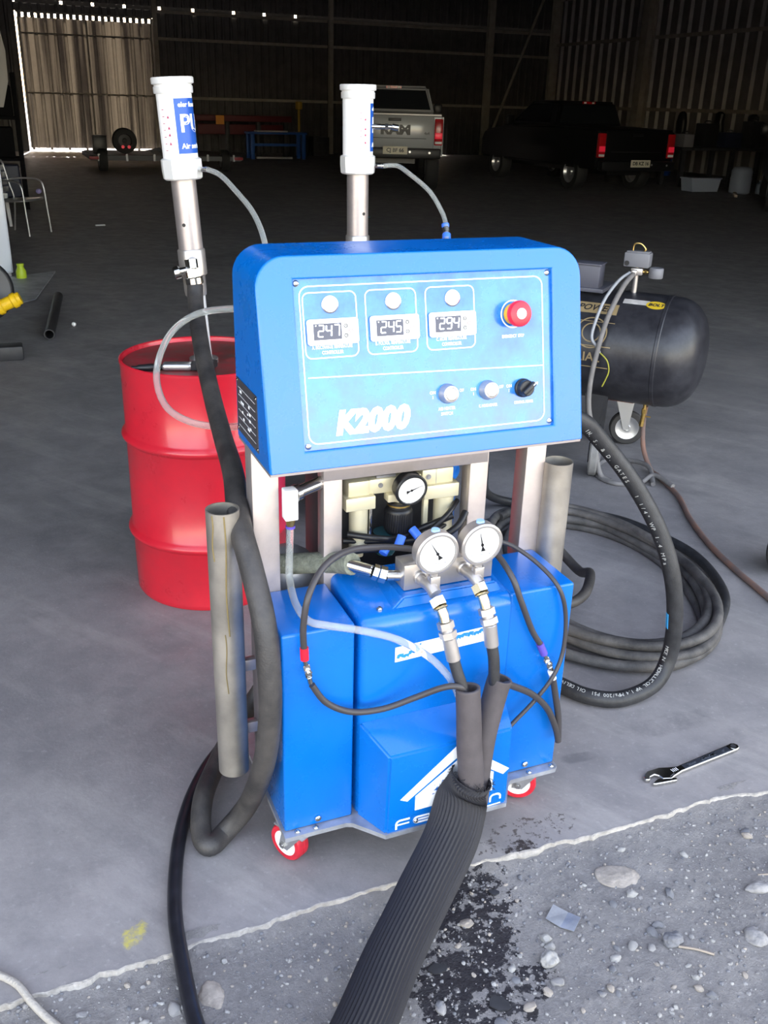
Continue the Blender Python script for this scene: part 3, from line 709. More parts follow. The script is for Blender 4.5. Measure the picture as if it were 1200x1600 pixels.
# filter regulator behind the inner frame -------------------------------
b = bmn(); box(b, (.267, .264, .883), (.054, .05, .040), bev=.003); box(b, (.268, .258, .850), (.076, .062, .034), bev=.003); fl = P('air_filter', b, GOLD)
b = bmn(); cyl(b, (.274, .260, .835), (.274, .260, .715), .0235, .0225, n=28, bev=.004); cyl(b, (.274, .260, .715), (.274, .260, .70), .014, n=20); obj('filter_bowl', b, GOLD, fl)
b = bmn(); box(b, (.302, .252, .79), (.007, .008, .10), bev=.002); obj('sight_rod', b, CHROME, fl)
b = bmn(); box(b, (.362, .266, .883), (.137, .045, .038), bev=.003); rg = P('air_regulator', b, GOLD)
b = bmn(); lathe(b, [(0, 0), (.030, 0), (.034, .005), (.034, .058), (.032, .064), (.028, .067), (.028, .082), (0, .082)], 34, Matrix.Translation((.378, .255, .752)))
for i in range(34):
    a = 2*PI*i/34; box(b, (.378+.0342*math.cos(a), .255+.0342*math.sin(a), .785), (.0022, .0022, .046))
obj('regulator_knob', b, BLACK, rg)
b = bmn(); lathe(b, [(.028, 0), (.0293, 0), (.0293, .004), (.028, .004)], 30, Matrix.Translation((.378, .255, .825))); obj('brass_ring', b, BRASS, rg)
b = bmn(); lathe(b, [(0, 0), (.024, .004), (.031, .02), (.031, .062), (0, .062)], 28, Matrix.Translation((.350, .268, .688))); obj('drip_bowl', b, mat('dark teal glass', (.03, .10, .12), .1, coat=.5), rg)
b = bmn(); cyl(b, (.378, .255, .866), (.378, .255, .83), .013, n=14); box(b, (.352, .24, .855), (.030, .03, .02), bev=.002); cyl(b, (.381, .245, .884), (.381, .215, .886), .009, n=14); obj('regulator_neck', b, GOLD, rg)
b = bmn(); cyl(b, (.323, .2435, .886), (.323, .2405, .886), .006, n=14); hexn(b, (.323, .242, .886), (.323, .239, .886), .0035); obj('cap_screw', b, GREYM, rg)
b = bmn(); box(b, (.340, .255, .905), (.05, .012, .006)); obj('top_clip', b, GREYM, rg)
b = bmn(); box(b, (.473, .264, .892), (.084, .05, .040), bev=.003); box(b, (.480, .258, .856), (.094, .062, .036), bev=.003); lu = P('lubricator', b, GOLD)
b = bmn(); cyl(b, (.501, .258, .838), (.501, .258, .69), .0255, .0245, n=28, bev=.004); obj('lubricator_bowl', b, GOLD, lu)
b = bmn(); box(b, (.452, .262, .77), (.014, .014, .15), bev=.003); obj('sight_rod', b, GOLD, lu)
b = bmn(); cyl(b, (.447, .239, .894), (.447, .2375, .894), .007, n=14); hexn(b, (.447, .2385, .894), (.447, .2355, .894), .004); obj('cap_screw', b, GREYM, lu)
b = bmn(); box(b, (.468, .24, .892), (.0012, .003, .038)); obj('joint_line', b, GREYM, lu)
# regulator gauge
def gauge(name, c, r_, depth, casem, ang, tilt=0., letter=True):
    M = Matrix.Translation(c) @ Matrix.Rotation(tilt, 4, 'X') @ basis((0, 0, 0), (1, 0, 0), (0, 0, 1))   # local z = out of the dial
    b = bmn(); lathe(b, [(0, -depth), (r_*.9, -depth), (r_*.95, -depth+.003), (r_*.95, -.006), (r_, -.005), (r_, .001), (r_*.93, .004), (r_*.85, .004), (r_*.84, 0), (0, 0)], 48, M); g_ = P(name, b, casem, smooth=35)
    b = bmn(); lathe(b, [(0, .0003), (r_*.83, .0003), (r_*.83, .0008), (0, .0008)], 40, M); obj('dial', b, WPL, g_)
    b = bmn()
    for i in range(27):
        a = math.radians(225-270*i/26); l0 = .70 if i % 5 else .62
        stroke(b, [(r_*.77*math.cos(a), r_*.77*math.sin(a)), (r_*l0*math.cos(a), r_*l0*math.sin(a))], r_*.018, M, .0008, .0011)
    if letter:
        for i in range(3): text(b, ('0', 'MPa', '40')[i], r_*.14, M @ Matrix.Translation(((-.42, 0, .42)[i]*r_, -.48*r_, .0009)))
    obj('dial_print', b, mat('dial ink', (.25, .26, .34), .5), g_, smooth=0)
    b = bmn(); d = Vector((math.cos(ang), math.sin(ang))); q = Vector((-d.y, d.x))
    poly = [tuple(d*r_*.72), tuple(d*r_*.1+q*r_*.03), tuple(-d*r_*.12+q*r_*.03), tuple(-d*r_*.3+q*r_*.11), tuple(-d*r_*.34-q*r_*.11), tuple(-d*r_*.12-q*r_*.03), tuple(d*r_*.1-q*r_*.03)]
    prism(b, poly, .0014, .0020, M); lathe(b, [(0, .001), (r_*.07, .001), (r_*.07, .003), (0, .003)], 14, M); obj('needle', b, BLACK, g_, smooth=0)
    b = bmn(); lathe(b, [(0, .0028), (r_*.84, .0028), (r_*.84, .0036), (0, .0036)], 40, M); 
    gl = mat('dial glass', (1, 1, 1), .03, trans=1., ior=1.12); obj('glass', b, gl, g_)
    return g_, M
gauge('regulator_gauge', (.381, .19, .886), .041, .03, BLACK, .35, .12, False)
for i, (c, an) in enumerate((((.362, -.004, .812), math.radians(122)), ((.473, -.004, .817), math.radians(104)))):
    g_, M = gauge('pressure_gauge', c, .052, .032, CAST, an, .05)
    b = bmn(); cyl(b, (c[0], c[1]+.016, c[2]+.046), (c[0], c[1]+.016, c[2]+.054), .011, .009, n=16); obj('blue_plug', b, mat('pale blue plug', (.30, .48, .80), .5), g_)
    b = bmn(); cyl(b, (c[0], c[1]+.014, c[2]-.047), (c[0], c[1]+.014, c[2]-.064), .011, n=18, bev=.001); hexn(b, (c[0], c[1]+.014, c[2]-.060), (c[0], c[1]+.014, c[2]-.071), .014); obj('gauge_stem', b, CAST, g_)
# manifold
b = bmn(); box(b, (.425, .085, .728), (.228, .056, .064), bev=.002); man = P('outlet_manifold', b, CAST)
for u, z in ((.362, .727), (.473, .732)):
    b = bmn(); lathe(b, [(0, 0), (.017, 0), (.017, .010), (.014, .012), (.014, .03), (0, .03)], 18, basis((u-.012, .058, z), (1, 0, 0), (0, 0, 1)))
    sweep(b, [(u-.012, .030, z), (u-.008, .012, z), (u-.003, -.012, z-.012)], .015, 16, step=4)
    obj('outlet_nipple', b, CAST, man)
    b = bmn(); box(b, (u, .010, z+.008), (.025, .026, .036), bev=.003); obj('tee_block', b, CAST, man)
# thick insulated hose into the manifold
b = bmn(); sweep(b, [(.0, .40, .67), (.075, .31, .684), (.14, .26, .700), (.19, .20, .722), (.215, .14, .742)], .026, 16); ih = P('insulated_hose', b, mat('grey green braid', (.17, .18, .14), .85, var=.3, vscale=60, bump=.5, bscale=180), label='grey-green braided hose')
b = bmn(); cyl(b, (.205, .150, .738), (.252, .102, .735), .015, n=20, bev=.003); hexn(b, (.252, .102, .735), (.263, .097, .731), .019); hexn(b, (.266, .096, .730), (.280, .090, .726), .020); cyl(b, (.28, .09, .726), (.315, .085, .722), .013, n=18); obj('coupling', b, CHROME, ih)
# solenoid elbow with clear tube
b = bmn(); box(b, (.082, .190, .892), (.031, .030, .074), bev=.003); el = P('air_elbow', b, WPL)
b = bmn(); cyl(b, (.082, .190, .856), (.082, .190, .838), .012, .009, n=16); obj('brass_nut', b, BRASS, el)
b = bmn(); cyl(b, (.082, .190, .838), (.082, .190, .832), .011, n=16); obj('release_ring', b, PUR, el)
b = bmn(); cyl(b, (.092, .195, .912), (.20, .235, .925), .015, n=20); lathe(b, [(.012, 0), (.020, 0), (.020, .012), (.012, .012)], 20, frame((.094, .196, .912), (.2, .235, .925))[0]); obj('muffler', b, CHROME, el)
b = bmn(); sweep(b, [(.082, .19, .832), (.078, .187, .763), (.071, .165, .715), (.058, .075, .7), (.062, .0, .698), (.10, -.022, .690), (.167, -.028, .669), (.257, -.030, .629), (.332, -.045, .577), (.382, -.062, .518), (.400, -.083, .470)], .0085, 12); P('clear_tube', b, CLEAR)
# cables of the machine
def cab(pts, r_, name='cable', m=CABLE): b = bmn(); sweep(b, pts, r_, 10, step=7); return P(name, b, m)
cL = cab([(.349, .1, .778), (.272, .09, .800), (.195, .07, .816), (.139, .04, .820), (.093, .01, .806), (.054, -.028, .772), (.042, -.03, .702), (.045, -.025, .640)], .0075, 'earth_cable')
def lug(par, a, b_, c, sleeve, r_=.0095):
    b = bmn(); cyl(b, a, b_, r_, n=14); obj('heat_shrink', b, sleeve, par)
    A_, C_ = Vector(b_), Vector(c); d = (C_-A_).normalized(); mid = A_.lerp(C_, .5)
    b = bmn(); cyl(b, A_, A_+d*.016, .0055, n=12); cyl(b, C_-d*.016, C_, .006, n=12); nrm = Vector((0, -1, 0)); sx = nrm.cross(d).normalized()
    M = basis(mid, sx, d); box(b, (0, 0, 0), (.015, .034, .0035), M, bev=.001); cyl(b, mid+nrm*.0, mid+nrm*.008, .0085, n=6); cyl(b, mid+nrm*.008, mid+nrm*.013, .004, n=10); cyl(b, mid, mid-nrm*.009, .0075, n=6); obj('ring_terminal', b, CHROME, par)
lug(cL, (.045, -.025, .648), (.046, -.025, .618), (.060, -.022, .553), REDP)
cR = cab([(.516, .1, .777), (.549, .06, .752), (.562, .0, .716), (.581, -.018, .659), (.619, -.018, .573), (.649, -.018, .525)], .0075, 'earth_cable')
lug(cR, (.645, -.018, .53), (.661, -.018, .497), (.690, -.018, .440), PUR)
b = bmn(); cyl(b, (.686, -.018, .443), (.696, -.018, .418), .0085, n=12); obj('white_sleeve', b, WPL, cR)
cab([(.572, .12, .758), (.615, .1, .745), (.661, .05, .712), (.690, -.008, .669), (.716, -.012, .587), (.715, -.018, .49), (.685, -.030, .431), (.64, -.030, .373), (.581, -.035, .324), (.526, -.06, .305), (.48, -.10, .30)], .0055, 'sensor_cable')
# clutter inside the frame: motor dome, pump body, fittings, wires
b = bmn(); lathe(b, [(0, .085), (.03, .082), (.055, .065), (.066, .035), (.068, 0), (.068, -.2), (0, -.2)], 28, Matrix.Translation((.115, .33, .63))); P('motor_dome', b, GREYM)
b = bmn(); box(b, (.38, .41, .54), (.34, .16, .80), bev=.01); P('pump_body', b, DARKM)  # rear pump block, raised to hide the drum and darken the gap
for (p0, p1) in (((.365, .20, .765), (.352, .19, .745)), ((.322, .19, .748), (.308, .18, .735)), ((.40, .22, .77), (.41, .20, .755))):
    b = bmn(); cyl(b, p0, p1, .011, n=14); P('push_fitting', b, BLUEF)
for pts in ([(.24, .24, .77), (.30, .21, .765), (.36, .22, .75), (.42, .23, .76), (.50, .2, .80)], [(.23, .25, .75), (.32, .24, .74), (.41, .21, .745), (.5, .24, .76)], [(.42, .2, .755), (.48, .2, .80), (.53, .24, .82)], [(.24, .22, .73), (.28, .2, .74), (.33, .2, .73)], [(.47, .19, .75), (.51, .19, .775), (.54, .21, .80)]):
    cab(pts, R.uniform(.005, .009), 'air_line', BLACK)
b = bmn(); sweep(b, [(.10, .30, 1.01), (.13, .25, .985), (.16, .26, .99), (.18, .28, 1.0)], .009, 10); P('flex_conduit', b, BLACK)

# ================================================================== DRUMS AND PUMPS
def drum(name, label, x, y, r, h, m, rotz=0.):
    t = thing(name, label, 'drum', (x, y, 0), rotz)
    b = bmn(); hp = []
    for zc in (.245, .61): hp += [(r, zc-.022), (r+.005, zc-.016), (r+.014, zc-.007), (r+.016, zc), (r+.014, zc+.007), (r+.005, zc+.016), (r, zc+.022)]
    lathe(b, [(0, .012), (r-.012, .012), (r-.012, 0), (r-.004, 0), (r, .006), (r, .02)] + hp + [(r, h-.02), (r+.003, h-.012), (r+.003, h-.003), (r-.001, h), (r-.006, h-.003), (r-.008, h-.018), (r-.010, h-.020), (0, h-.018)], 72)
    for v in b.verts:                                                       # dents
        if .05 < v.co.z < h-.05:
            d = noise.noise((v.co.x*4, v.co.y*4, v.co.z*3))*.004; q = Vector((v.co.x, v.co.y, 0)).normalized(); v.co += q*d
    obj('shell', b, m, t, smooth=50)
    return t
DM = mat('grimy red lid', (.30, .03, .035), .45, col2=(.10, .055, .045), vscale=7, rvar=.15)
dr1 = drum('steel_drum', 'red steel drum with two rolling hoops and a pump standing in its lid', -.664, 3.281, .287, .885, REDD)
b = bmn(); lathe(b, [(0, .8675), (.276, .8675), (.276, .869), (0, .869)], 60); obj('lid', b, DM, dr1)
b = bmn(); ring(b, (.013, -.042, .868), (.013, -.042, .885), .05, .03, 28); obj('bung_flange', b, CAST, dr1)
dr2 = drum('steel_drum', 'blue steel drum hidden behind the machine, seen through its frame', .03, 3.90, .287, .885, BLUED)
def wrap(bm_, r, x0ang, Ms=None):
    for v in bm_.verts:
        a = x0ang+v.co.x/r; rr_ = r+v.co.z; v.co = Vector((rr_*math.cos(a), rr_*math.sin(a), v.co.y))
LBLUE = mat('label blue', (.008, .075, .38), .4)
INKR = mat('small red ink', (.35, .03, .10), .5)
def pump(label, base, lean, a_blue, a_fit, full):
    t = thing('drum_pump', label, 'pump', base); t.rotation_euler = Vector(lean).to_track_quat('Z', 'Y').to_euler()
    q = Vector(lean).to_track_quat('Z', 'Y').to_matrix(); e = q @ Vector((1, 0, 0)); off = -math.atan2(e.y, e.x)   # local angle of a world bearing
    A = lambda w_: w_+off
    b = bmn(); lathe(b, [(0, -.01), (.031, -.01), (.031, .28), (0, .28)], 32); obj('suction_tube', b, ALU, t)
    b = bmn(); lathe(b, [(0, .235), (.036, .235), (.038, .25), (.038, .30), (.046, .305), (.046, .385), (.043, .39), (0, .39)], 36); obj('outlet_collar', b, CAST, t)
    b = bmn(); lathe(b, [(0, .385), (.0405, .385), (.0405, .625), (0, .625)], 40); tb = obj('lower_tube', b, STEEL, t)
    b = bmn(); a = A(a_blue-.30); c_ = Vector((math.cos(a), math.sin(a), 0)); cyl(b, c_*.036+Vector((0, 0, .47)), c_*.0412+Vector((0, 0, .47)), .006, n=16); obj('vent_hole', b, BLACK, tb)
    b = bmn(); lathe(b, [(0, .61), (.058, .61), (.064, .615), (.066, .64), (.066, .672), (.06, .676), (0, .676)], 10, Matrix.Rotation(A(a_blue)+.2, 4, 'Z')); obj('valve_head', b, ALU, t, smooth=25)
    b = bmn(); lathe(b, [(0, .675), (.056, .675), (.056, .872), (0, .872)], 56); cy_ = obj('air_cylinder', b, WPL, t)
    b = bmn(); lathe(b, [(0, .868), (.061, .868), (.062, .872), (.062, .888), (.059, .890), (.059, .893), (.066, .896), (.0665, .900), (.0665, .912), (.064, .915), (0, .915)], 56); obj('top_cap', b, ALU, t)
    r_ = .0563; b = bmn(); n_ = 26; vs = []
    for i in range(n_+1):
        an = A(a_blue)+2.3*i/n_; vs.append((b.verts.new((r_*math.cos(an), r_*math.sin(an), .69)), b.verts.new((r_*math.cos(an), r_*math.sin(an), .853))))
    for i in range(n_): b.faces.new((vs[i][0], vs[i+1][0], vs[i+1][1], vs[i][1]))
    obj('blue_label', b, LBLUE, cy_)
    b = bmn(); text(b, 'PUMP', .074, Matrix.Translation((.012, .777, 0)), align='LEFT', bold=.0015); text(b, 'Air serie', .022, Matrix.Translation((.012, .712, 0)), align='LEFT', sx=1., bold=.0005); text(b, 'eler', .020, Matrix.Translation((.012, .834, 0)), align='LEFT', bold=.0005); text(b, 'foam', .02, Matrix.Translation((.05, .834, 0)), align='LEFT', bold=.0005)
    wrap(b, r_+.0004, A(a_blue)); obj('label_lettering', b, WHITE, cy_, smooth=0, kind='stuff')
    b = bmn()
    for i, z in enumerate((.800, .768, .748, .722)): prism(b, [(-.0275, z-.005), (-.0185, z-.005), (-.023, z+.005)], 0, .0006)
    for i in range(7): prism(b, [(-.044, .70+.02*i), (-.036, .70+.02*i), (-.036, .702+.02*i), (-.044, .702+.02*i)], 0, .0004)
    wrap(b, r_, A(a_blue)); obj('label_symbols', b, INKR, cy_, smooth=0)
    an = A(a_fit); c_ = Vector((math.cos(an), math.sin(an), 0)); z = Vector((0, 0, .640))
    b = bmn(); cyl(b, c_*.058+z, c_*.075+z, .009, n=6); cyl(b, c_*.075+z, c_*.088+z, .008, n=16); cyl(b, c_*.088+z, c_*.098+z, .010, n=16, bev=.002); obj('tube_fitting', b, CHROME, t)
    return t, (Matrix.Translation(base) @ q.to_4x4()), A
p1, M1, A1 = pump('white-capped drum pump leaning in the red drum, its blue label reading PUMP', (-.653, 3.244, .868), (-.055, 0, .915), -1.42, -.35, True)
p2, M2, A2 = pump('white-capped drum pump rising behind the control box, left of the white pickup', (-.128, 3.72, .868), (-.010, .0, .907), -.62, -.10, False)
# outlet swivel with the side knob on pump one
def WV(A, x, y, z): a = A(0.); return (x*math.cos(a)-y*math.sin(a), x*math.sin(a)+y*math.cos(a), z)
V1 = lambda x, y, z: WV(A1, x, y, z)
V2 = lambda x, y, z: WV(A2, x, y, z)
b = bmn(); cyl(b, V1(.008, -.035, .352), V1(.013, -.085, .348), .018, n=20, bev=.003); hexn(b, V1(.013, -.082, .366), V1(.015, -.086, .338), .0215); hexn(b, V1(.015, -.086, .335), V1(.018, -.088, .308), .0245); cyl(b, V1(.018, -.088, .310), V1(.020, -.089, .285), .029, n=22, bev=.003)
cyl(b, V1(.012, -.080, .335), V1(-.03, -.088, .327), .012, n=16); cyl(b, V1(-.024, -.087, .328), V1(-.046, -.092, .323), .0215, n=28, bev=.004); obj('outlet_swivel', b, CHROME, p1)
b = bmn(); cyl(b, V2(.05, -.012, .775), V2(.085, -.012, .775), .010, n=16); cyl(b, V2(.085, -.012, .775), V2(.125, -.012, .775), .008, n=16, bev=.002); hexn(b, V2(.10, -.012, .775), V2(.112, -.012, .775), .012); cyl(b, V2(.125, -.012, .775), V2(.150, -.012, .772), .011, n=16, bev=.002); obj('chrome_stub', b, CHROME, p2)  # chrome stub added to match a bright spot beside the pump
def ptube(name, pts, r_, par, M, m=CLEAR):
    inv = M.inverted(); b = bmn(); sweep(b, [inv @ Vector(p) for p in pts], r_, 12); return obj(name, b, m, par, smooth=60)
e1 = M1 @ Vector((math.cos(A1(-.35))*.095, math.sin(A1(-.35))*.095, .64)); e2 = M2 @ Vector((math.cos(A2(-.10))*.095, math.sin(A2(-.10))*.095, .64))
ptube('clear_tube', [e1, (-.548, 3.14, 1.500), (-.488, 3.05, 1.463), (-.422, 2.95, 1.411), (-.378, 2.85, 1.35), (-.357, 2.78, 1.27), (-.35, 2.72, 1.1)], .0085, p1, M1)
tb2 = ptube('clear_tube', [e2, (.012, 3.70, 1.511), (.058, 3.65, 1.487), (.13, 3.6, 1.435), (.177, 3.55, 1.37), (.193, 3.5, 1.327), (.195, 3.45, 1.289), (.198, 3.4, 1.20), (.20, 3.36, 1.0)], .0085, p2, M2)
iv2 = M2.inverted(); b = bmn()
for q0, q1, r_ in (((.190, 3.507, 1.334), (.192, 3.503, 1.318), .014), ((.1945, 3.468, 1.302), (.195, 3.455, 1.285), .0155)): cyl(b, iv2 @ Vector(q0), iv2 @ Vector(q1), r_, n=16, bev=.003)
obj('push_ring', b, BLUEF, p2)
b = bmn(); cyl(b, iv2 @ Vector((.192, 3.503, 1.318)), iv2 @ Vector((.1945, 3.468, 1.302)), .012, n=14); obj('valve_body', b, BLACK, p2)
# tool lying on the red drum
t = thing('paint_brush', 'black handled brush with grey ferrule lying on the red drum lid', 'brush', (-.715, 3.125, .869), .10)
b = bmn(); sweep(b, [(-.155, -.02, .010), (-.10, -.018, .012), (-.055, -.008, .012)], [.008, .012, .013, .012, .009], 12); obj('handle', b, BLACK, t)
b = bmn(); box(b, (-.005, -.004, .014), (.10, .045, .026), bev=.010, seg=3); obj('ferrule', b, ALUD, t)
b = bmn(); t_ = bmesh.new()
for x, wd, h_ in ((.043, .022, .010), (.08, .035, .012), (.125, .058, .014)):
    pass
prism(b, [(.043, -.022), (.075, -.026), (.105, -.050), (.118, -.046), (.112, -.01), (.128, .035), (.10, .05), (.075, .022), (.043, .020)], .004, .026); obj('bristles', b, KNIT, t)

# ================================================================== HOSES
hose('product_hose', 'thick black hose hanging from the red drum pump to a floor loop', 'hose',
     [(-.651, 3.154, 1.150), (-.640, 3.10, 1.09), (-.588, 2.90, 1.00), (-.512, 2.64, .925), (-.438, 2.385, .885), (-.365, 2.10, .895)] + [Mw(-.033, .20, .86), Mw(-.033, .10, .79), Mw(-.030, .02, .70), Mw(-.029, -.01, .583), Mw(-.030, -.005, .462), Mw(-.040, .03, .31), Mw(-.052, .14, .12)] +
     [(-.375, 1.842, .030), (-.408, 1.792, .027), (-.436, 1.83, .034), (-.447, 1.92, .061), (-.440, 2.03, .062), (-.415, 2.17, .072), (-.37, 2.30, .10), (-.30, 2.36, .2)], .0262, DUSTY, 18)
hose('air_hose', 'smooth thin black hose running from the left steel tube over the slab edge', 'hose',
     [(-.30, 2.40, .20), (-.374, 2.30, .08), (-.438, 2.202, .025), (-.474, 2.097, .0175), (-.492, 1.966, .0175), (-.490, 1.824, .0175), (-.470, 1.678, .0175), (-.444, 1.565, .0175), (-.410, 1.467, .010), (-.372, 1.368, .004), (-.326, 1.255, .002), (-.30, 1.10, .002)], .0172, mat('smooth black hose', (.012, .012, .016), .32, var=.3, vscale=25), 16)
BH = [(.22, 2.34, .93), (.38, 2.42, .975), (.533, 2.511, .928), (.621, 2.563, .847), (.735, 2.581, .714), (.83, 2.571, .565), (.885, 2.553, .425), (.918, 2.560, .27), (.925, 2.575, .12), (.874, 2.53, .045), (.761, 2.474, .0265), (.662, 2.483, .0265), (.58, 2.538, .03), (.5, 2.60, .035), (.36, 2.60, .06), (.22, 2.52, .14)]
bo = Vector((.76, 2.47, 0)); b = bmn(); S = sweep(b, [Vector(p)-bo for p in BH], .0258, 18, step=10)
bh = obj('product_hose', b, RUBBER, smooth=60, loc=bo); tag(bh, 'thick black hose with white printing arching from the control box to the floor', 'hose')
# printing along that hose, letter by letter
def print_on(par, S, r, view, string, size, i0, i1, m):
    acc = [0.]
    for q0, q1 in zip(S, S[1:]): acc.append(acc[-1]+(q1-q0).length)
    b = bmn(); s0, s1 = acc[i0], acc[i1]; adv = (s1-s0)/len(string)
    for kk, ch in enumerate(string):
        if ch == ' ': continue
        s_ = s0+adv*(kk+.5); i = max(j for j in range(len(acc)-1) if acc[j] <= s_)
        f = (s_-acc[i])/(acc[i+1]-acc[i]); pos = S[i].lerp(S[i+1], f); T_ = (S[i+1]-S[i]).normalized()
        out = (view-pos); out = (out-T_*out.dot(T_)).normalized()
        sidev = out.cross(T_); out = (out*.85+sidev*(-.5)).normalized(); yv = out.cross(T_).normalized()
        text(b, ch, size, basis(pos+out*(r+.0003), T_, yv))
    obj('hose_printing', b, m, par, smooth=0)
print_on(bh, S, .0258, Vector((0, 0, 1.7))-bo, 'IN. S. & D. GATES   1 1/4" WP 1.4 MPa   ', .017, 22, 60, mat('grey hose print', (.42, .42, .40), .6))
print_on(bh, S, .0258, Vector((0, 0, 1.7))-bo, 'MADE IN   HYDRAULIC OIL  WP 1.4 MPa/200 PSI  OIL DELIVERY', .017, 76, 122, MATS['grey hose print'])
b = bmn(); i_ = 70; T_ = (S[i_+2]-S[i_-2]).normalized(); ou = (Vector((0, 0, 1.7))-bo-S[i_]); ou = (ou-T_*ou.dot(T_)).normalized(); sd_ = T_.cross(ou); ou = (ou*.45-sd_*(.9 if sd_.x > 0 else -.9)).normalized()
box(b, (0, 0, 0), (.055, .014, .0016), basis(S[i_]+ou*.0257, T_, ou.cross(T_).normalized())); obj('blue_mark', b, mat('sky blue mark', (.05, .38, .75), .5), bh)

# coil of spare hose on the floor behind, right
cx, cy_ = .80, 3.27
b = bmn(); pts = []
turns = [(.40, .62, .018, 0.), (.35, .56, .018, .03), (.44, .66, .020, -.02), (.38, .59, .052, .02), (.43, .63, .054, .0), (.33, .53, .052, .05), (.40, .60, .086, .01)]
N = 26
for ti, (ra, rb, z, sh) in enumerate(turns):
    na_, nb2, nz, nsh = turns[min(ti+1, len(turns)-1)]
    for i in range(N):
        f = i/N; a = 2.3+2*PI*f; A_r, B_r, zz, ss = ra+(na_-ra)*f, rb+(nb2-rb)*f, z+(nz-z)*f, sh+(nsh-sh)*f
        wob = .014*math.sin(3*a+ti*1.7)
        px_, py_ = math.cos(a)*(A_r+wob), math.sin(a)*(B_r+wob)
        ca, sa = math.cos(.25), math.sin(.25)
        pts.append((cx+px_*ca-py_*sa+ss, cy_+px_*sa+py_*ca+ss*.5, zz))
S = [Vector(p)-Vector((cx, cy_, 0)) for p in pts]
sweep(b, S, .0185, 14, step=3)
co_ = obj('coiled_hose', b, mat('dusty coil', (.022, .021, .022), .62, col2=(.13, .12, .112), vscale=5, bump=.2, bscale=220), smooth=60, loc=(cx, cy_, 0)); tag(co_, 'dusty black hose coiled in many loops on the floor right of the machine', 'hose')
hose('supply_hose', 'short black hose bend inside the coil, standing out beside the right blue cover', 'hose', [(.50, 3.10, .40), (.60, 3.38, .22), (.70, 3.42, .10), (.775, 3.30, .055), (.785, 3.16, .115), (.735, 3.0, .115), (.66, 2.92, .115), (.58, 2.93, .115), (.5, 3.0, .115)], .019, DUSTY)
hose('supply_hose', 'black hose lying on the floor behind the machine, seen between its right posts', 'hose', [(.43, 3.80, .30), (.46, 3.93, .12), (.6, 4.05, .024), (.8, 4.02, .024), (.98, 3.93, .024), (1.12, 3.83, .024), (1.30, 3.55, .024), (1.32, 3.2, .024), (1.2, 2.92, .024)], .0195, RUBBER)
hose('rusty_hose', 'rust brown thin hose snaking over the floor to the right border', 'hose', [(1.345, 4.70, .315), (1.345, 4.70, .22), (1.352, 4.66, .10), (1.375, 4.56, .02), (1.397, 4.464, .014), (1.425, 4.212, .0125), (1.405, 3.95, .0125), (1.41, 3.671, .0125), (1.444, 3.431, .0125), (1.493, 3.206, .0125), (1.541, 2.955, .0125), (1.62, 2.7, .0125)], .0125, mat('rusty brown hose', (.20, .105, .075), .75, col2=(.11, .085, .08), vscale=9))
hose('grey_hose', 'grey hose looped on the floor under the air compressor', 'hose', [(1.34, 4.36, .014), (1.36, 4.55, .036), (1.30, 4.70, .014), (1.18, 4.70, .012), (1.10, 4.58, .012), (1.09, 4.44, .012), (1.16, 4.36, .012), (1.27, 4.37, .012), (1.36, 4.43, .036), (1.42, 4.30, .030)], .012, mat('grey hose', (.16, .15, .145), .7, var=.2, vscale=10))
hose('clear_vinyl_hose', 'clear vinyl hose looping in front of the red drum from behind the control box', 'hose', [(-.30, 2.70, 1.10), (-.393, 2.753, 1.150), (-.467, 2.806, 1.148), (-.584, 2.857, 1.12), (-.665, 2.854, 1.065), (-.705, 2.82, .986), (-.703, 2.769, .92), (-.66, 2.702, .865), (-.577, 2.647, .841), (-.472, 2.588, .85), (-.392, 2.554, .87), (-.30, 2.52, .90)], .0105, CLEAR)

# ------------------------------------------------------------------ heated hose bundle
hh = thing('heated_hose', 'heated hose bundle in a ribbed black knit sleeve, plugged into the two gauge fittings', 'hose', Mw(.36, -.17, 0))
ho = Mw(.36, -.17, 0)
def H(pts): return [Mw(*p)-ho for p in pts]
SLV = [Mw(.422, -.128, .275)-ho] + [Vector(p)-ho for p in ((.206, 1.770, .222), (.178, 1.707, .150), (.114, 1.594, .090), (.044, 1.445, .058), (-.005, 1.31, .048), (-.046, 1.201, .045), (-.09, 1.05, .045), (-.17, .82, .045), (-.30, .50, .045))]
b = bmn()
def fl(t):
    t = min(1, t*1.35); return (.056+.009*math.sin(min(1, t*1.9)*PI*.75) - (.004 if t < .03 else 0), .050-.006*min(1, t*2)-.002*t)
sweep(b, SLV, 1, 84, step=14, flat=fl, ribs=1, ribd=.020, cap=False)
sv = obj('knit_sleeve', b, KNIT, hh, smooth=20); sv.modifiers.new('s', 'SOLIDIFY').thickness = .002
b = bmn(); S0 = SLV[0]; T0 = (SLV[1]-SLV[0]).normalized(); sx = T0.cross(Vector((0, 0, 1))).normalized(); hy = sx.cross(T0)
for i in range(110):
    a = R.uniform(0, 6.28); wd = fl(0); c_ = S0+sx*math.cos(a)*wd[0]+hy*math.sin(a)*wd[1]-T0*R.uniform(-.004, .008)
    if i > 60: c_ = S0+sx*(-.053 if i % 2 else .055)+hy*R.uniform(-.01, .012)-T0*R.uniform(-.006, .010)
    d = Vector((R.uniform(-1, 1), R.uniform(-1, 1), R.uniform(-1, 1)))*.007
    sweep(b, [c_, c_+d*.6, c_+d+Vector((R.uniform(-.003, .003), 0, R.uniform(-.003, .003)))], .0008, 4, step=2)
obj('frayed_rim', b, KNIT, hh, kind='stuff')
def foam(pts, r0, r1):
    b = bmn(); S = sweep(b, pts, [r0+(r1-r0)*i/40 for i in range(41)], 28, step=10, cap=False)
    o = obj('foam_tube', b, FOAM, hh, smooth=60); mm = o.modifiers.new('s', 'SOLIDIFY'); mm.thickness = .007; mm.offset = -1; return o
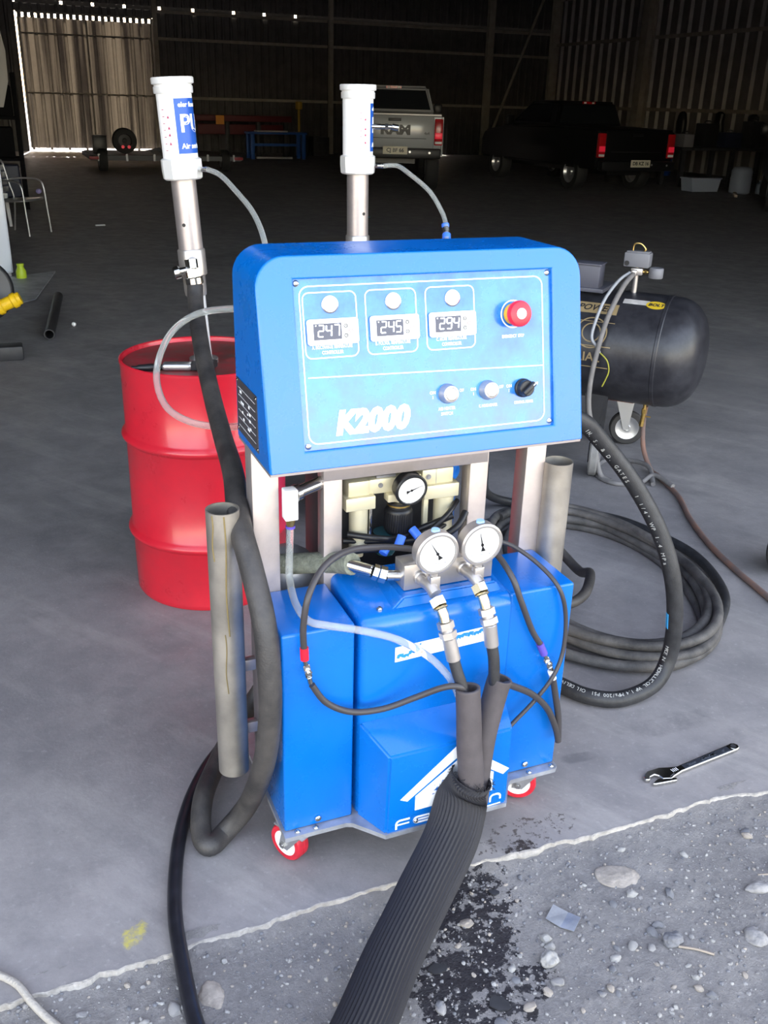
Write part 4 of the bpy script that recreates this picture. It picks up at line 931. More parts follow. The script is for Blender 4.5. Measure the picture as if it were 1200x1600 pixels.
foam(H([(.411, -.098, .508), (.413, -.108, .44), (.414, -.120, .36), (.416, -.135, .28), (.41, -.145, .21), (.39, -.165, .15)]), .0285, .0325)
foam(H([(.511, -.070, .494), (.502, -.072, .465), (.486, -.080, .41), (.468, -.092, .345), (.455, -.105, .27), (.44, -.13, .20), (.40, -.16, .14)]), .0295, .026)
def hend(path, tail):
    """elbow, couplings, ferrule and black hose of one side"""
    p = H(path)
    b = bmn(); hexn(b, p[0], p[1], .019); cyl(b, p[1], p[1].lerp(p[2], .35), .0185, n=20, bev=.003); sweep(b, [p[1], p[2], p[3]], .0125, 16, step=5); e = obj('brass_elbow', b, mat('pale brass', (.74, .66, .47), .25, 1.), hh, label='brass tinted elbow')
    b = bmn(); d = (p[5]-p[3]); hexn(b, p[3], p[3]+d*.42, .0195); cyl(b, p[3]+d*.42, p[3]+d*.6, .014, n=18); hexn(b, p[3]+d*.6, p[3]+d*1.0, .0205)
    cyl(b, p[5], p[6], .0165, .0165, n=24, bev=.002); obj('crimp_ferrule', b, CAST, hh)
    b = bmn(); sweep(b, [p[6]-(p[6]-p[5])*.05]+[q for q in H(tail)], .0135, 16, step=6); obj('hose_core', b, RUBBER, hh)
hend([(.358, -.018, .706), (.361, -.034, .694), (.364, -.045, .680), (.366, -.052, .664), (.369, -.056, .65), (.373, -.062, .628), (.384, -.072, .572)], [(.390, -.08, .545), (.401, -.09, .504), (.41, -.10, .44), (.413, -.108, .40)])
hend([(.462, -.018, .722), (.464, -.034, .710), (.466, -.045, .696), (.468, -.052, .680), (.470, -.058, .665), (.474, -.064, .645), (.481, -.070, .588)], [(.487, -.074, .553), (.491, -.076, .50), (.495, -.076, .46), (.49, -.08, .42)])
def hcab(pts, r_): b = bmn(); sweep(b, H(pts), r_, 10, step=7); return obj('earth_cable', b, CABLE, hh)
hcab([(.063, -.022, .547), (.096, -.025, .494), (.155, -.028, .457), (.23, -.034, .451), (.3, -.055, .479), (.351, -.083, .511), (.383, -.098, .518), (.402, -.100, .500), (.409, -.105, .46)], .0075)
hcab([(.695, -.018, .42), (.713, -.018, .347), (.726, -.018, .29), (.732, -.02, .225)], .0085)
hcab([(.500, -.078, .468), (.520, -.085, .482), (.546, -.075, .466), (.621, -.045, .406), (.683, -.025, .336), (.719, -.020, .265), (.731, -.022, .22)], .0085)

# ================================================================== AIR COMPRESSOR
ac = thing('air_compressor', 'black horizontal tank air compressor on castors, right behind the control box', 'compressor', (1.2, 4.78, 0), -.446)
AZ, AR = .608, .278
TX = basis((0, 0, AZ), (0, 1, 0), (0, 0, 1))           # lathe axis along local x
def X(b): return b
b = bmn()
def dome(x0, x1, r, n_): return [(r*math.cos(PI/2*i/n_)**.72, x0+(x1-x0)*math.sin(PI/2*i/n_)**.9) for i in range(n_+1)]
prof = [(r, x) for r, x in reversed(dome(-.92, -1.08, AR, 10))] + [(AR, -.90), (AR, .205), (AR+.003, .208), (AR+.003, .222), (AR-.001, .226)] + dome(.232, .42, AR-.001, 14)
lathe(b, prof, 64, TX); obj('tank', b, DARKP, ac, smooth=35)
GOLDI = mat('faded gold print', (.30, .22, .11), .6)
def on_tank(b, ang0):                                  # x stays along the tank, y wraps round it
    for v in b.verts:
        a = ang0+v.co.y/AR; r_ = AR+v.co.z+.0006; v.co = Vector((v.co.x, -r_*math.cos(a), AZ+r_*math.sin(a)))
b = bmn()
for r_ in (.075, .045): stroke(b, [(-.105+r_*math.cos(2*PI*i/40), r_*math.sin(2*PI*i/40)) for i in range(40)], .006, closed=True)
on_tank(b, .40); obj('gold_ring_emblem', b, GOLDI, ac, smooth=0)
b = bmn(); text(b, 'INDUSTRIAL', .062, Matrix.Translation((-.045, 0, 0)), align='RIGHT', bold=.001); on_tank(b, -.04); obj('gold_lettering', b, GOLDI, ac, smooth=0)
b = bmn()
for y in (-.05, .055): stroke(b, [(-.6+.02*i, y) for i in range(31)], .004)
stroke(b, [(-.6+.02*i, .175) for i in range(31)], .003)
on_tank(b, -.03); obj('gold_rules', b, GOLDI, ac, smooth=0)
b = bmn(); 
def patch(b, x0, x1, y0, y1, nx=6, ny=5):
    V = [[b.verts.new((x0+(x1-x0)*i/nx, y0+(y1-y0)*j/ny, 0)) for i in range(nx+1)] for j in range(ny+1)]
    for j in range(ny):
        for i in range(nx): b.faces.new((V[j][i], V[j][i+1], V[j+1][i+1], V[j+1][i]))
patch(b, -.60, -.005, -.03, .035, 12); on_tank(b, .87); gp = obj('gold_band', b, GOLDI, ac, smooth=0)
b = bmn(); text(b, 'AIR POWER', .05, Matrix.Translation((-.03, 0, .0004)), align='RIGHT', shear=.3, bold=.001); on_tank(b, .875); obj('band_lettering', b, DARKP, ac, smooth=0)
b = bmn(); patch(b, .005, .13, -.018, .02); on_tank(b, 1.13); obj('white_sticker', b, mat('aged white sticker', (.45, .43, .42), .6, var=.15, vscale=30), ac, smooth=0)
b = bmn(); prism(b, [(.165+.048*math.cos(2*PI*i/24), .03*math.sin(2*PI*i/24)) for i in range(24)], 0, .0006); on_tank(b, 1.10); ys = obj('yellow_oval_sticker', b, mat('faded yellow', (.55, .38, .02), .55), ac, smooth=0)
b = bmn(); text(b, 'BOLT', .028, Matrix.Translation((.165, 0, .0008)), shear=.25, bold=.001, sx=1.1); on_tank(b, 1.10); obj('sticker_lettering', b, DARKP, ac, smooth=0)
b = bmn(); box(b, (-.33, .0, .895), (.46, .26, .02), bev=.003); box(b, (-.30, -.06, .955), (.34, .10, .12), bev=.008); box(b, (-.30, -.06, 1.017), (.35, .115, .008), bev=.002); obj('belt_guard', b, mat('dark blue grey steel', (.07, .07, .09), .5), ac)
b = bmn(); box(b, (-.15, -.06, .955), (.02, .085, .09)); obj('guard_end', b, BLACK, ac)
b = bmn(); box(b, (.025, 0, 1.047), (.125, .075, .07), bev=.006); box(b, (.025, 0, 1.084), (.11, .06, .008), bev=.003); sw = obj('pressure_switch', b, FLINT, ac)
b = bmn(); sweep(b, [(-.005, 0, 1.085), (.0, 0, 1.118), (.03, 0, 1.122), (.055, 0, 1.10), (.05, 0, 1.085)], .004, 8); obj('switch_wire', b, BRASS, sw)
b = bmn(); cyl(b, (-.02, -.037, 1.03), (-.02, -.041, 1.03), .012, n=16); obj('cable_gland', b, BLACK, sw)
b = bmn(); cyl(b, (.025, 0, .88), (.025, 0, 1.012), .013, n=14); box(b, (.03, -.005, .99), (.06, .045, .035), bev=.006); box(b, (.02, -.03, .985), (.03, .03, .03), bev=.006); obj('manifold', b, CAST, ac)
b = bmn(); cyl(b, (.06, -.005, .99), (.085, -.005, .99), .009, n=12); hexn(b, (.066, -.005, .99), (.078, -.005, .99), .012); obj('brass_stub', b, BRASS, ac)
b = bmn(); lathe(b, [(0, 0), (.032, 0), (.035, .004), (.035, .045), (.031, .05), (0, .05)], 28, basis((.122, -.005, .965), (1, 0, 0), (0, 1, 0))); obj('tank_gauge', b, FLINT, ac)
b = bmn(); sweep(b, [(.0, -.04, .985), (-.03, -.13, .955), (-.065, -.23, .875), (-.085, -.285, .77), (-.088, -.305, .70), (-.06, -.30, .66), (-.045, -.295, .63)], .008, 10); obj('clear_air_line', b, mat('grey clear line', (.30, .31, .33), .35), ac)
b = bmn(); sweep(b, [(.02, -.05, .98), (.0, -.16, .93), (-.03, -.27, .80), (-.05, -.32, .64), (-.062, -.335, .49), (-.055, -.335, .36), (-.02, -.335, .24), (.01, -.34, .13), (.05, -.36, .03), (.11, -.38, .014)], .0125, 10); obj('grey_air_hose', b, MATS['grey hose'], ac)
b = bmn(); sweep(b, [(-.05, -.28, .63), (-.005, -.288, .595), (.01, -.285, .545), (.0, -.285, .50), (-.015, -.28, .46)], .0035, 8); obj('yellow_wire', b, mat('yellow wire', (.34, .32, .04), .5), ac)
b = bmn(); prism(b, [(-.13, .43), (-.01, .43), (-.035, .20), (-.10, .20)], -.16, -.14, basis((0, 0, 0), (1, 0, 0), (0, 0, 1)) @ Matrix.Scale(-1, 4, (0, 0, 1))); box(b, (-.055, -.22, .215), (.07, .16, .02)); box(b, (-.05, -.15, .31), (.09, .012, .24)); obj('leg_bracket', b, DARKM, ac)
def wheel(par, c, axis, r, wd, mt, mr, name='wheel', rimr=.62):
    M = frame(Vector(c)-Vector(axis).normalized()*wd/2, Vector(c)+Vector(axis).normalized()*wd/2)[0]
    b = bmn(); lathe(b, [(r*rimr, 0), (r*.93, 0), (r, wd*.18), (r, wd*.82), (r*.93, wd), (r*rimr, wd), (r*rimr, 0)], 40, M); tw = obj(name, b, mt, par)
    b = bmn(); lathe(b, [(0, wd*.12), (r*.16, wd*.05), (r*.2, wd*.2), (r*.5, wd*.25), (r*rimr*.96, wd*.02), (r*(rimr+.01), wd*.02), (r*(rimr+.01), wd*.98), (r*rimr*.96, wd*.98), (r*.5, wd*.75), (r*.2, wd*.8), (r*.16, wd*.95), (0, wd*.88)], 36, M); obj('rim', b, mr, tw)
    return tw
gw = wheel(ac, (-.01, -.30, .10), (1, .22, 0), .10, .045, mat('worn grey rubber', (.17, .165, .16), .75, var=.15, vscale=20), GREYM, 'castor_wheel')
b = bmn(); box(b, (-.036, -.296, .14), (.005, .05, .15), bev=.001); box(b, (.016, -.284, .14), (.005, .05, .15), bev=.001); box(b, (-.01, -.29, .21), (.065, .08, .006)); obj('castor_fork', b, FLINT, ac)
fwh = wheel(ac, (.03, .27, .098), (.35, -1, 0), .096, .04, mat('dark wheel rubber', (.03, .028, .028), .7), ALUD, 'castor_wheel', .68)
b = bmn(); M_ = basis((.012, .243, 0), (1, .35, 0), (0, 0, 1)); prism(b, [(-.055, .275), (.05, .275), (.03, .09), (.005, .085)], -.003, .003, M_); prism(b, [(-.055, .275), (.05, .275), (.03, .09), (.005, .085)], -.066, -.060, M_); box(b, (.0, .27, .278), (.11, .09, .006)); obj('castor_fork', b, ALUD, ac)
b = bmn(); box(b, (.01, .2, .30), (.14, .20, .03), bev=.004); obj('castor_mount', b, mat('rust red mount', (.16, .05, .04), .7), ac)
b = bmn(); cyl(b, (.165, -.04, .34), (.165, -.04, .305), .009, n=12); hexn(b, (.165, -.04, .31), (.165, -.04, .285), .013); cyl(b, (.165, -.04, .285), (.162, -.04, .235), .011, n=14); box(b, (.185, -.04, .27), (.035, .006, .006)); hexn(b, (.162, -.04, .24), (.160, -.04, .215), .013); obj('drain_valve', b, BRASS, ac)

# ================================================================== SMALL THINGS NEAR THE EDGE
wt = thing('adjustable_wrench', 'chrome adjustable wrench lying on the concrete near its edge', 'wrench', (.80, 2.125, 0), math.atan2(.150, .262))
ln = .31
b = bmn(); out = [(.035, -.017), (.07, -.0115), (.29, -.0145), (.302, -.011), (.307, 0), (.302, .011), (.29, .0145), (.07, .0115), (.045, .020), (.02, .031), (-.022, .034), (-.046, .022), (-.05, .008), (-.040, .002), (-.030, .012), (-.012, .013), (-.004, .004), (-.003, -.012), (.02, -.022)]
prism(b, out, .001, .013); t = bmesh.new(); 
o = obj('body', b, CHROME, wt, smooth=30); mm = o.modifiers.new('b', 'BEVEL'); mm.width = .0025; mm.segments = 2; mm.limit_method = 'ANGLE'
b = bmn(); prism(b, [(.085, -.0075), (.268, -.0095), (.268, .0095), (.085, .0075)], .0131, .0134); obj('recess', b, mat('dark chrome recess', (.18, .20, .25), .35, .9), wt, smooth=0)
b = bmn(); ring(b, (.288, 0, .0128), (.288, 0, .0142), .0125, .0085, 24); obj('hanging_eye', b, CHROME, wt)
b = bmn(); cyl(b, (.288, 0, .0128), (.288, 0, .0136), .0084, n=20); obj('eye_hole', b, DARKM, wt)
b = bmn(); text(b, 'CHROME', .013, Matrix.Translation((.185, 0, .0136)), bold=.0003, sx=1.1); text(b, '250mm', .010, Matrix.Translation((.118, 0, .0136))); text(b, '10"', .010, Matrix.Translation((.245, 0, .0136))); obj('stamped_lettering', b, CHROME, wt, smooth=0)
b = bmn(); prism(b, [(-.043, -.012), (-.036, -.018), (.028, -.033), (.036, -.026), (.026, -.018), (-.004, -.010), (-.010, -.004), (-.018, -.003)], .001, .012); jw = obj('sliding_jaw', b, CHROME, wt, smooth=30); mm = jw.modifiers.new('b', 'BEVEL'); mm.width = .002; mm.segments = 2
b = bmn()
for i in range(5): cyl(b, (.022+.004*i, -.0135+.001*i, .007), (.0245+.004*i, -.0131+.001*i, .007), .0062, n=16)
obj('worm_screw', b, GREYM, wt)
b = bmn()
for i in range(4): box(b, (.044+.006*i, .002, .0133), (.0012, .012, .0005))
obj('scale_marks', b, WHITE, wt, smooth=0)
b = bmn(); t = bmesh.new(); 
V = [(-.034, -.020, .004), (-.034, .024, .010), (.004, .026, .005), (.004, -.022, .001), (.036, .022, .011), (.036, -.02, .006)]
vv = [t.verts.new(v) for v in V]; t.faces.new((vv[0], vv[3], vv[2], vv[1])); t.faces.new((vv[3], vv[5], vv[4], vv[2])); merge(b, t)
so_ = obj('metal_scrap', b, PLATEM, smooth=0); so_.location = (.443, 1.626, -.012); so_.rotation_euler = (0, 0, -.55); mm = so_.modifiers.new('s', 'SOLIDIFY'); mm.thickness = .0012; tag(so_, 'small bent square of grey sheet metal on the gravel', 'scrap')
def twig(pts, r_, m, lab, name='twig', cat='twig'):
    o = Vector(pts[0]); b = bmn(); sweep(b, [Vector(p)-o for p in pts], r_, 7, step=5); q = obj(name, b, m, smooth=60, loc=o); return tag(q, lab, cat)
STRAW = mat('dry straw', (.46, .40, .28), .8)
twig([(.697, 1.562, -.012), (.735, 1.552, -.008), (.771, 1.542, -.011)], .0028, mat('dry twig', (.30, .25, .2), .8), 'short dry twig beside the blue-grey stone on the gravel')
twig([(.955, 1.785, -.010), (1.0, 1.79, -.009), (1.05, 1.80, -.011)], .0025, MATS['dry twig'], 'thin twig at the right border just above the long flat stone')
twig([(-.86, 1.445, .006), (-.753, 1.405, .007), (-.70, 1.362, .002), (-.66, 1.335, -.008), (-.60, 1.295, -.010), (-.55, 1.25, -.012)], .008, mat('dusty rope', (.36, .33, .29), .9, bump=.4, bscale=160), 'pale dusty rope crossing the slab edge at the lower left corner', 'rope', 'rope')
for i, (x, y, rz, s_, lab) in enumerate(((.145, 1.480, .3, .026, 'small black plastic shard in the middle of the oil stain'), (.275, 1.395, -.4, .030, 'larger flat black flake low in the oil stain'), (.29, 1.70, .2, .016, 'black tarry crumb at the top of the oil stain near the slab'))):
    b = bmn(); prism(b, [(s_*math.cos(a)*R.uniform(.6, 1.1), s_*.6*math.sin(a)*R.uniform(.6, 1.1)) for a in [2*PI*k/8 for k in range(8)]], 0, .003)
    o = obj('black_flake', b, DARKM, smooth=0); o.location = (x, y, gz(*[(lambda d: (d.x*math.cos(B)+d.y*math.sin(B), -d.x*math.sin(B)+d.y*math.cos(B)))(Vector((x, y, 0))-BO)][0])+.004); o.rotation_euler = (.06, .05, rz); tag(o, lab, 'debris')
cw = thing('cart_wheel', 'small wheel with a white disc and dark tyre at the right border', 'wheel', (1.65, 3.47, 0), 0)
wheel(cw, (0, 0, .128), (.75, -.9, 0), .128, .05, TYRE, mat('bluish white disc', (.62, .66, .74), .4), 'tyre', .88)
b = bmn(); box(b, (.12, .06, .14), (.20, .03, .03), bev=.004); obj('axle_bar', b, MAROON, cw)

# ================================================================== INSIDE THE HANGAR
def pickup(label, a, b_, paint, lift=0., plate='', badge='', glow=True, dx=0.):
    t = thing('pickup_truck', label, 'truck', Bw(a, b_), B+dx); z0 = lift
    b = bmn(); W2 = 1.0
    prism(b, [(0.06, .64), (0.06, 1.33), (1.95, 1.36), (4.25, 1.30), (5.45, 1.16), (5.62, .95), (5.62, .5), (.10, .5)], -W2, W2, basis((0, 0, z0), (0, 1, 0), (0, 0, 1)))
    bmesh.ops.bevel(b, geom=b.edges[:], offset=.05, segments=3, affect='EDGES'); body = obj('body', b, paint, t, smooth=35)
    b = bmn(); t_ = bmesh.new(); lo = [(-.92, 1.98), (.92, 1.98), (.92, 4.35), (-.92, 4.35)]; hi = [(-.76, 2.16), (.76, 2.16), (.76, 3.45), (-.76, 3.45)]
    A = [t_.verts.new((x, y, 1.30+z0)) for x, y in lo]; F = [t_.verts.new((x, y, 1.88+z0)) for x, y in hi]
    for i in range(4): t_.faces.new((A[i], A[(i+1) % 4], F[(i+1) % 4], F[i]))
    t_.faces.new(F); t_.faces.new(A[::-1]); bmesh.ops.recalc_face_normals(t_, faces=t_.faces); bmesh.ops.bevel(t_, geom=t_.edges[:], offset=.06, segments=3, affect='EDGES'); merge(b, t_); obj('cab', b, paint, t, smooth=35)
    def glass(name, q): 
        b = bmn(); f = b.faces.new([b.verts.new(c) for c in q]); o = obj(name, b, GLASS, t, smooth=0); mm = o.modifiers.new('s', 'SOLIDIFY'); mm.thickness = .01; mm.offset = 1; return o
    glass('rear_window', [(-.82, 2.015, 1.40+z0), (.82, 2.015, 1.40+z0), (.70, 2.125, 1.79+z0), (-.70, 2.125, 1.79+z0)])
    for s in (-1, 1): glass('side_window', [(s*.905, 2.30, 1.40+z0), (s*.905, 4.0, 1.40+z0), (s*.795, 3.40, 1.80+z0), (s*.795, 2.40, 1.80+z0)])
    b = bmn(); box(b, (0, 2.135, 1.845+z0), (.34, .03, .05)); tl = obj('high_brake_lamp', b, LAMPR, t)
    b = bmn(); box(b, (-.11, 2.118, 1.845+z0), (.06, .01, .035)); box(b, (.11, 2.118, 1.845+z0), (.06, .01, .035)); obj('cargo_lens', b, WPL, tl)
    b = bmn(); box(b, (0, .05, .99+z0), (1.60, .05, .62), bev=.02); tg = obj('tailgate', b, paint, t)
    b = bmn(); box(b, (0, .02, 1.22+z0), (.26, .02, .055), bev=.005); obj('tailgate_handle', b, BLACK, tg)
    b = bmn(); box(b, (0, .022, .87+z0), (1.3, .008, .012)); obj('tailgate_crease', b, DARKM, tg)
    if badge:
        b = bmn(); text(b, badge, .24, basis((.02, .022, 1.02+z0), (1, 0, 0), (0, 0, 1)), bold=.014, sx=1.25); text(b, '4x4', .07, basis((.66, .022, .97+z0), (1, 0, 0), (0, 0, 1)), bold=.003); obj('tailgate_lettering', b, BLACK, tg, smooth=0, kind='stuff')
    for s in (-1, 1):
        b = bmn(); box(b, (s*.90, .06, 1.0+z0), (.17, .10, .50), bev=.02); lp = obj('tail_lamp', b, LAMPR, t)
        b = bmn(); box(b, (s*.90, .005, .93+z0), (.15, .015, .11), bev=.005); obj('lamp_reflector', b, REDGLOW if glow else LAMPR, lp)
        b = bmn(); box(b, (s*.90, .005, .80+z0), (.14, .015, .05), bev=.005); obj('reverse_lamp', b, WPL, lp)
        b = bmn(); box(b, (s*1.10, 3.9, 1.42+z0), (.20, .10, .22), bev=.03); obj('door_mirror', b, paint if paint is BCAR else BLACK, t)
    b = bmn(); box(b, (0, -.04, .59+z0), (1.9, .20, .20), bev=.03); bp = obj('rear_bumper', b, BLACK, t)
    b = bmn(); cyl(b, (.32, -.145, .62+z0), (.32, -.15, .62+z0), .022, n=14); cyl(b, (.72, -.145, .61+z0), (.72, -.15, .61+z0), .022, n=14); obj('parking_sensor', b, ALUD, bp, kind='stuff')
    b = bmn(); box(b, (.02, -.15, .645+z0), (.50, .015, .15), bev=.004); np_ = obj('number_plate', b, mat('plate cream', (.62, .58, .46), .5), t)
    b = bmn(); text(b, plate, .10, basis((.02, -.159, .645+z0), (1, 0, 0), (0, 0, 1)), bold=.003); obj('plate_characters', b, BLACK, np_, smooth=0, kind='stuff')
    r = .40+lift*.5
    for x, y in ((-.84, 1.15), (.84, 1.15), (-.84, 4.75), (.84, 4.75)): wheel(t, (x, y, r), (1 if x > 0 else -1, 0, 0), r, .27, TYRE, ALUD, 'tyre', .6)
    b = bmn(); box(b, (0, 2.7, .46+lift), (.9, 4.6, .18)); obj('chassis', b, BLACK, t)
    return t
pickup('white pickup truck seen from behind, right of the second pump', 6.98, 17.5, WCAR, .20, 'CJ BF 66', 'RAM', dx=-.36)
tk = pickup('black pickup truck seen from behind in the dark right half of the hangar', 12.5, 16.95, BCAR, 0., 'DB KZ 16')
pickup('dark pickup truck mostly cut off by the right border, only its rear wheel inside', 13.05, 11.9, BCAR, 0., 'HL VR 52', glow=False, dx=-.7)
# slit light: gap left between back wall sheets
# trailer with its load
tr = thing('flatbed_trailer', 'low flatbed trailer with red corner lamps in front of the back door', 'trailer', Bw(1.5, 23.5), B)
b = bmn(); box(b, (1.85, .03, .31), (3.7, .06, .10)); box(b, (1.85, 2.4, .31), (3.7, .06, .10)); box(b, (.05, 1.2, .31), (.08, 2.4, .10)); box(b, (3.65, 1.2, .31), (.08, 2.4, .10)); box(b, (1.85, 1.2, .27), (3.5, .08, .08)); obj('frame', b, mat('dark trailer steel', (.10, .10, .11), .6), tr)
for i in range(8): b = bmn(); box(b, (1.85, .20+.285*i, .365), (3.6, .26, .03), bev=.004); obj('deck_board', b, BLACK, tr)
for i in range(6): b = bmn(); box(b, (.2+.66*i, -.005, .33), (.05, .02, .16)); obj('side_post', b, GREYM, tr)
for x in (.08, 3.62): b = bmn(); box(b, (x, -.03, .32), (.22, .03, .07), bev=.005); obj('corner_lamp', b, mat('dim red lens', (.30, .02, .03), .4), tr)
for x in (.30, 3.3): wheel(tr, (x, .2, .26), (1, 0, 0), .26, .2, TYRE, GREYM, 'tyre')
b = bmn(); cyl(b, (1.5, 2.4, .3), (2.2, 3.6, .35), .05, n=10); obj('drawbar', b, GREYM, tr)
o = bmn(); box(o, (0, 0, .20), (.33, .3, .40), bev=.01); box(o, (0, 0, .41), (.35, .32, .03), bev=.008); q = obj('tool_box', o, BLACK, loc=Bw(1.80, 24.2, .381)); q.rotation_euler = (0, 0, B); tag(q, 'black square box standing at the left end of the trailer', 'box')
st = thing('spare_tyre', 'dark spare wheel with two red marks standing on the trailer', 'wheel', Bw(2.42, 24.3, .381), B)
wheel(st, (0, 0, .30), (0, -1, 0), .30, .22, TYRE, DARKM, 'tyre', .62)
for x in (-.06, .09): b = bmn(); cyl(b, (x, -.13, .16), (x, -.15, .16), .04, n=14); obj('red_disc', b, REDGLOW, st)  # red marks given a faint glow
q = bmn(); sweep(q, [(-.28, 0, .04), (-.15, .04, .10), (0, .0, .06), (.12, .03, .12), (.25, 0, .04)], .035, 8); q = obj('rag_roll', q, FLINT, loc=Bw(3.35, 24.3, .385)); q.rotation_euler = (0, 0, B); tag(q, 'crumpled grey rag on the trailer deck right of the spare wheel', 'rag')
# implements along the back wall
im = thing('farm_implement', 'long maroon steel implement on legs against the back wall', 'machine', Bw(5.2, 30), B)
b = bmn(); box(b, (1.55, 0, 1.15), (3.2, .3, .18), bev=.02); obj('upper_beam', b, MAROON, im)
b = bmn(); box(b, (1.5, .3, .82), (3.0, .3, .30), bev=.02); obj('lower_beam', b, MAROON, im)
for x in (.1, 1.1, 2.1, 3.0): b = bmn(); box(b, (x, .1, .55), (.12, .25, 1.1), bev=.01); obj('leg', b, DARKM, im)
b = bmn(); box(b, (.83, -.17, 1.10), (.26, .02, .26)); obj('orange_reflector', b, ORANGE, im)
b = bmn(); cyl(b, (3.42, -.05, 0), (3.42, -.05, 1.45), .04, n=10); cyl(b, (3.42, -.05, 1.45), (3.42, -.05, 1.68), .11, n=18, bev=.02); bc = obj('beacon_post', b, mat('dim amber', (.42, .25, .02), .4), im)
bb = thing('work_bench', 'blue steel work bench with a cream board on it by the back wall', 'bench', Bw(6.75, 28.9), B)
b = bmn(); box(b, (.9, .35, .76), (1.85, .7, .06), bev=.008); obj('bench_top', b, BLUEP, bb)
for x in (.08, 1.72):
    for y in (.06, .64): b = bmn(); box(b, (x, y, .365), (.12, .10, .73), bev=.008); obj('leg', b, BLUEP, bb)
b = bmn(); box(b, (.9, .64, .40), (1.6, .06, .08)); obj('cross_rail', b, BLUEP, bb)
q = bmn(); box(q, (0, 0, .02), (1.0, .35, .04), bev=.008); q = obj('board', q, mat('cream board', (.50, .48, .44), .6), loc=Bw(7.5, 29.25, .791)); q.rotation_euler = (0, 0, B+.05); tag(q, 'pale board lying on the blue bench top', 'board')
q = bmn(); box(q, (0, 0, .03), (1.15, .12, .06), bev=.005); q = obj('floor_strip', q, mat('pale strip', (.42, .42, .40), .6), loc=Bw(7.6, 29.25, 0)); q.rotation_euler = (0, 0, B); tag(q, 'pale strip lying on the floor under the blue bench', 'board')
for i, (a, h_, wd, lab) in enumerate(((9.0, .75, .5, 'dark crate on the floor just right of the blue bench'), (9.7, .60, .55, 'second dark crate right of the blue bench'), (10.9, .95, .7, 'tall dark crate by the back wall left of the white pickup'))):
    t = thing('storage_crate', lab, 'crate', Bw(a, 31.2), B); b = bmn(); box(b, (0, 0, h_/2), (wd, .5, h_), bev=.01); obj('carcass', b, DARKM, t)
    for k in range(4): b = bmn(); box(b, (0, -.26, h_*(k+.5)/4), (wd-.02, .02, h_/4-.03), bev=.003); obj('slat', b, DARKM, t)
# clutter along the right wall
tb = thing('tool_bench', 'dark work bench loaded with tools along the right wall', 'bench', Bw(15.4, 18.6), B)
b = bmn(); box(b, (1.2, .5, .88), (3.2, .9, .07), bev=.01); obj('bench_top', b, DARKM, tb)
for x in (-.3, 1.2, 2.7):
    for y in (.12, .88): b = bmn(); box(b, (x, y, .42), (.1, .1, .85)); obj('leg', b, DARKM, tb)
for i, (x, w_, h_, m_, lab) in enumerate(((-.15, .30, .30, FLINT, 'grey box at the left end of the dark tool bench'), (.5, .4, .55, BLACK, 'tall black case on the dark tool bench'), (1.2, .5, .35, NAVY, 'dark navy case on the dark tool bench'), (1.9, .35, .62, DARKM, 'dark upright case at the right end of the dark tool bench'))):
    t = thing('tool_case', lab, 'case', Bw(15.4+x, 18.95, .915), B); b = bmn(); box(b, (0, 0, h_/2), (w_, .4, h_), bev=.02); obj('case_body', b, m_, t)
    b = bmn(); sweep(b, [(-.09, 0, h_), (-.08, 0, h_+.05), (.08, 0, h_+.05), (.09, 0, h_)], .012, 8); obj('handle', b, BLACK, t)
for i, (b_, z, lab) in enumerate(((24.0, 1.72, 'dark coat hanging on the right wall rail behind the black pickup'), (22.3, 1.74, 'dark overalls hanging on the right wall rail above the bench'), (20.9, 1.7, 'dark jacket hanging on the right wall nearest the border'))):
    q = bmn(); lathe(q, [(.06, 0), (.16, -.06), (.22, -.30), (.20, -.70), (.25, -.95), (.0, -.95)], 14)
    for v in q.verts: v.co.y *= 1+.3*math.sin(v.co.z*9+i); v.co.x *= .6
    q = obj('hanging_coat', q, BLACK, loc=Bw(18.98, b_, z)); q.rotation_euler = (0, 0, B); tag(q, lab, 'coat')
PD = mat('pale blue plastic', (.30, .34, .42), .5)
q = bmn(); lathe(q, [(0, 0), (.20, 0), (.235, .03), (.24, .30), (.245, .33), (.235, .36), (.235, .50), (.20, .56), (.17, .58), (0, .58)], 32); q = obj('plastic_barrel', q, PD, loc=Bw(15.42, 16.9)); tag(q, 'pale plastic barrel on the floor by the right border', 'barrel')
q = bmn(); lathe(q, [(0, 0), (.10, 0), (.11, .02), (.105, .22), (.05, .27), (.05, .30), (0, .30)], 24); q = obj('plastic_can', q, PD, loc=Bw(15.9, 16.75)); tag(q, 'small pale can right beside the pale plastic barrel', 'can')
t = thing('plastic_tub', 'long pale grey tub on the floor in front of the dark tool bench', 'tub', Bw(14.85, 17.6), B)
b = bmn(); prism(b, [(-.36, 0), (.36, 0), (.42, .28), (-.42, .28)], -.2, .2, basis((0, 0, 0), (1, 0, 0), (0, 0, 1))); obj('tub_body', b, PD, t)
b = bmn(); box(b, (0, 0, .29), (.88, .44, .03), bev=.008); obj('rim', b, PD, t)
q = bmn(); box(q, (0, 0, .03), (.9, .07, .05), bev=.004); q = obj('timber', q, mat('pale timber', (.45, .38, .30), .7), loc=Bw(14.85, 16.35)); q.rotation_euler = (0, 0, B+.9); tag(q, 'pale timber lying on the floor left of the plastic barrel', 'timber')
for i, (a, b_, h_, m_, lab) in enumerate(((14.3, 20.3, .95, DARKM, 'dark drum right of the black pickup'), (16.3, 21.5, 1.15, BLACK, 'taller black drum by the right wall'), (17.4, 22.6, .9, BLUEP, 'dark blue drum deep by the right wall'))):
    t = drum('storage_drum', lab, 0, 0, .29, h_, m_); t.location = Bw(a, b_)
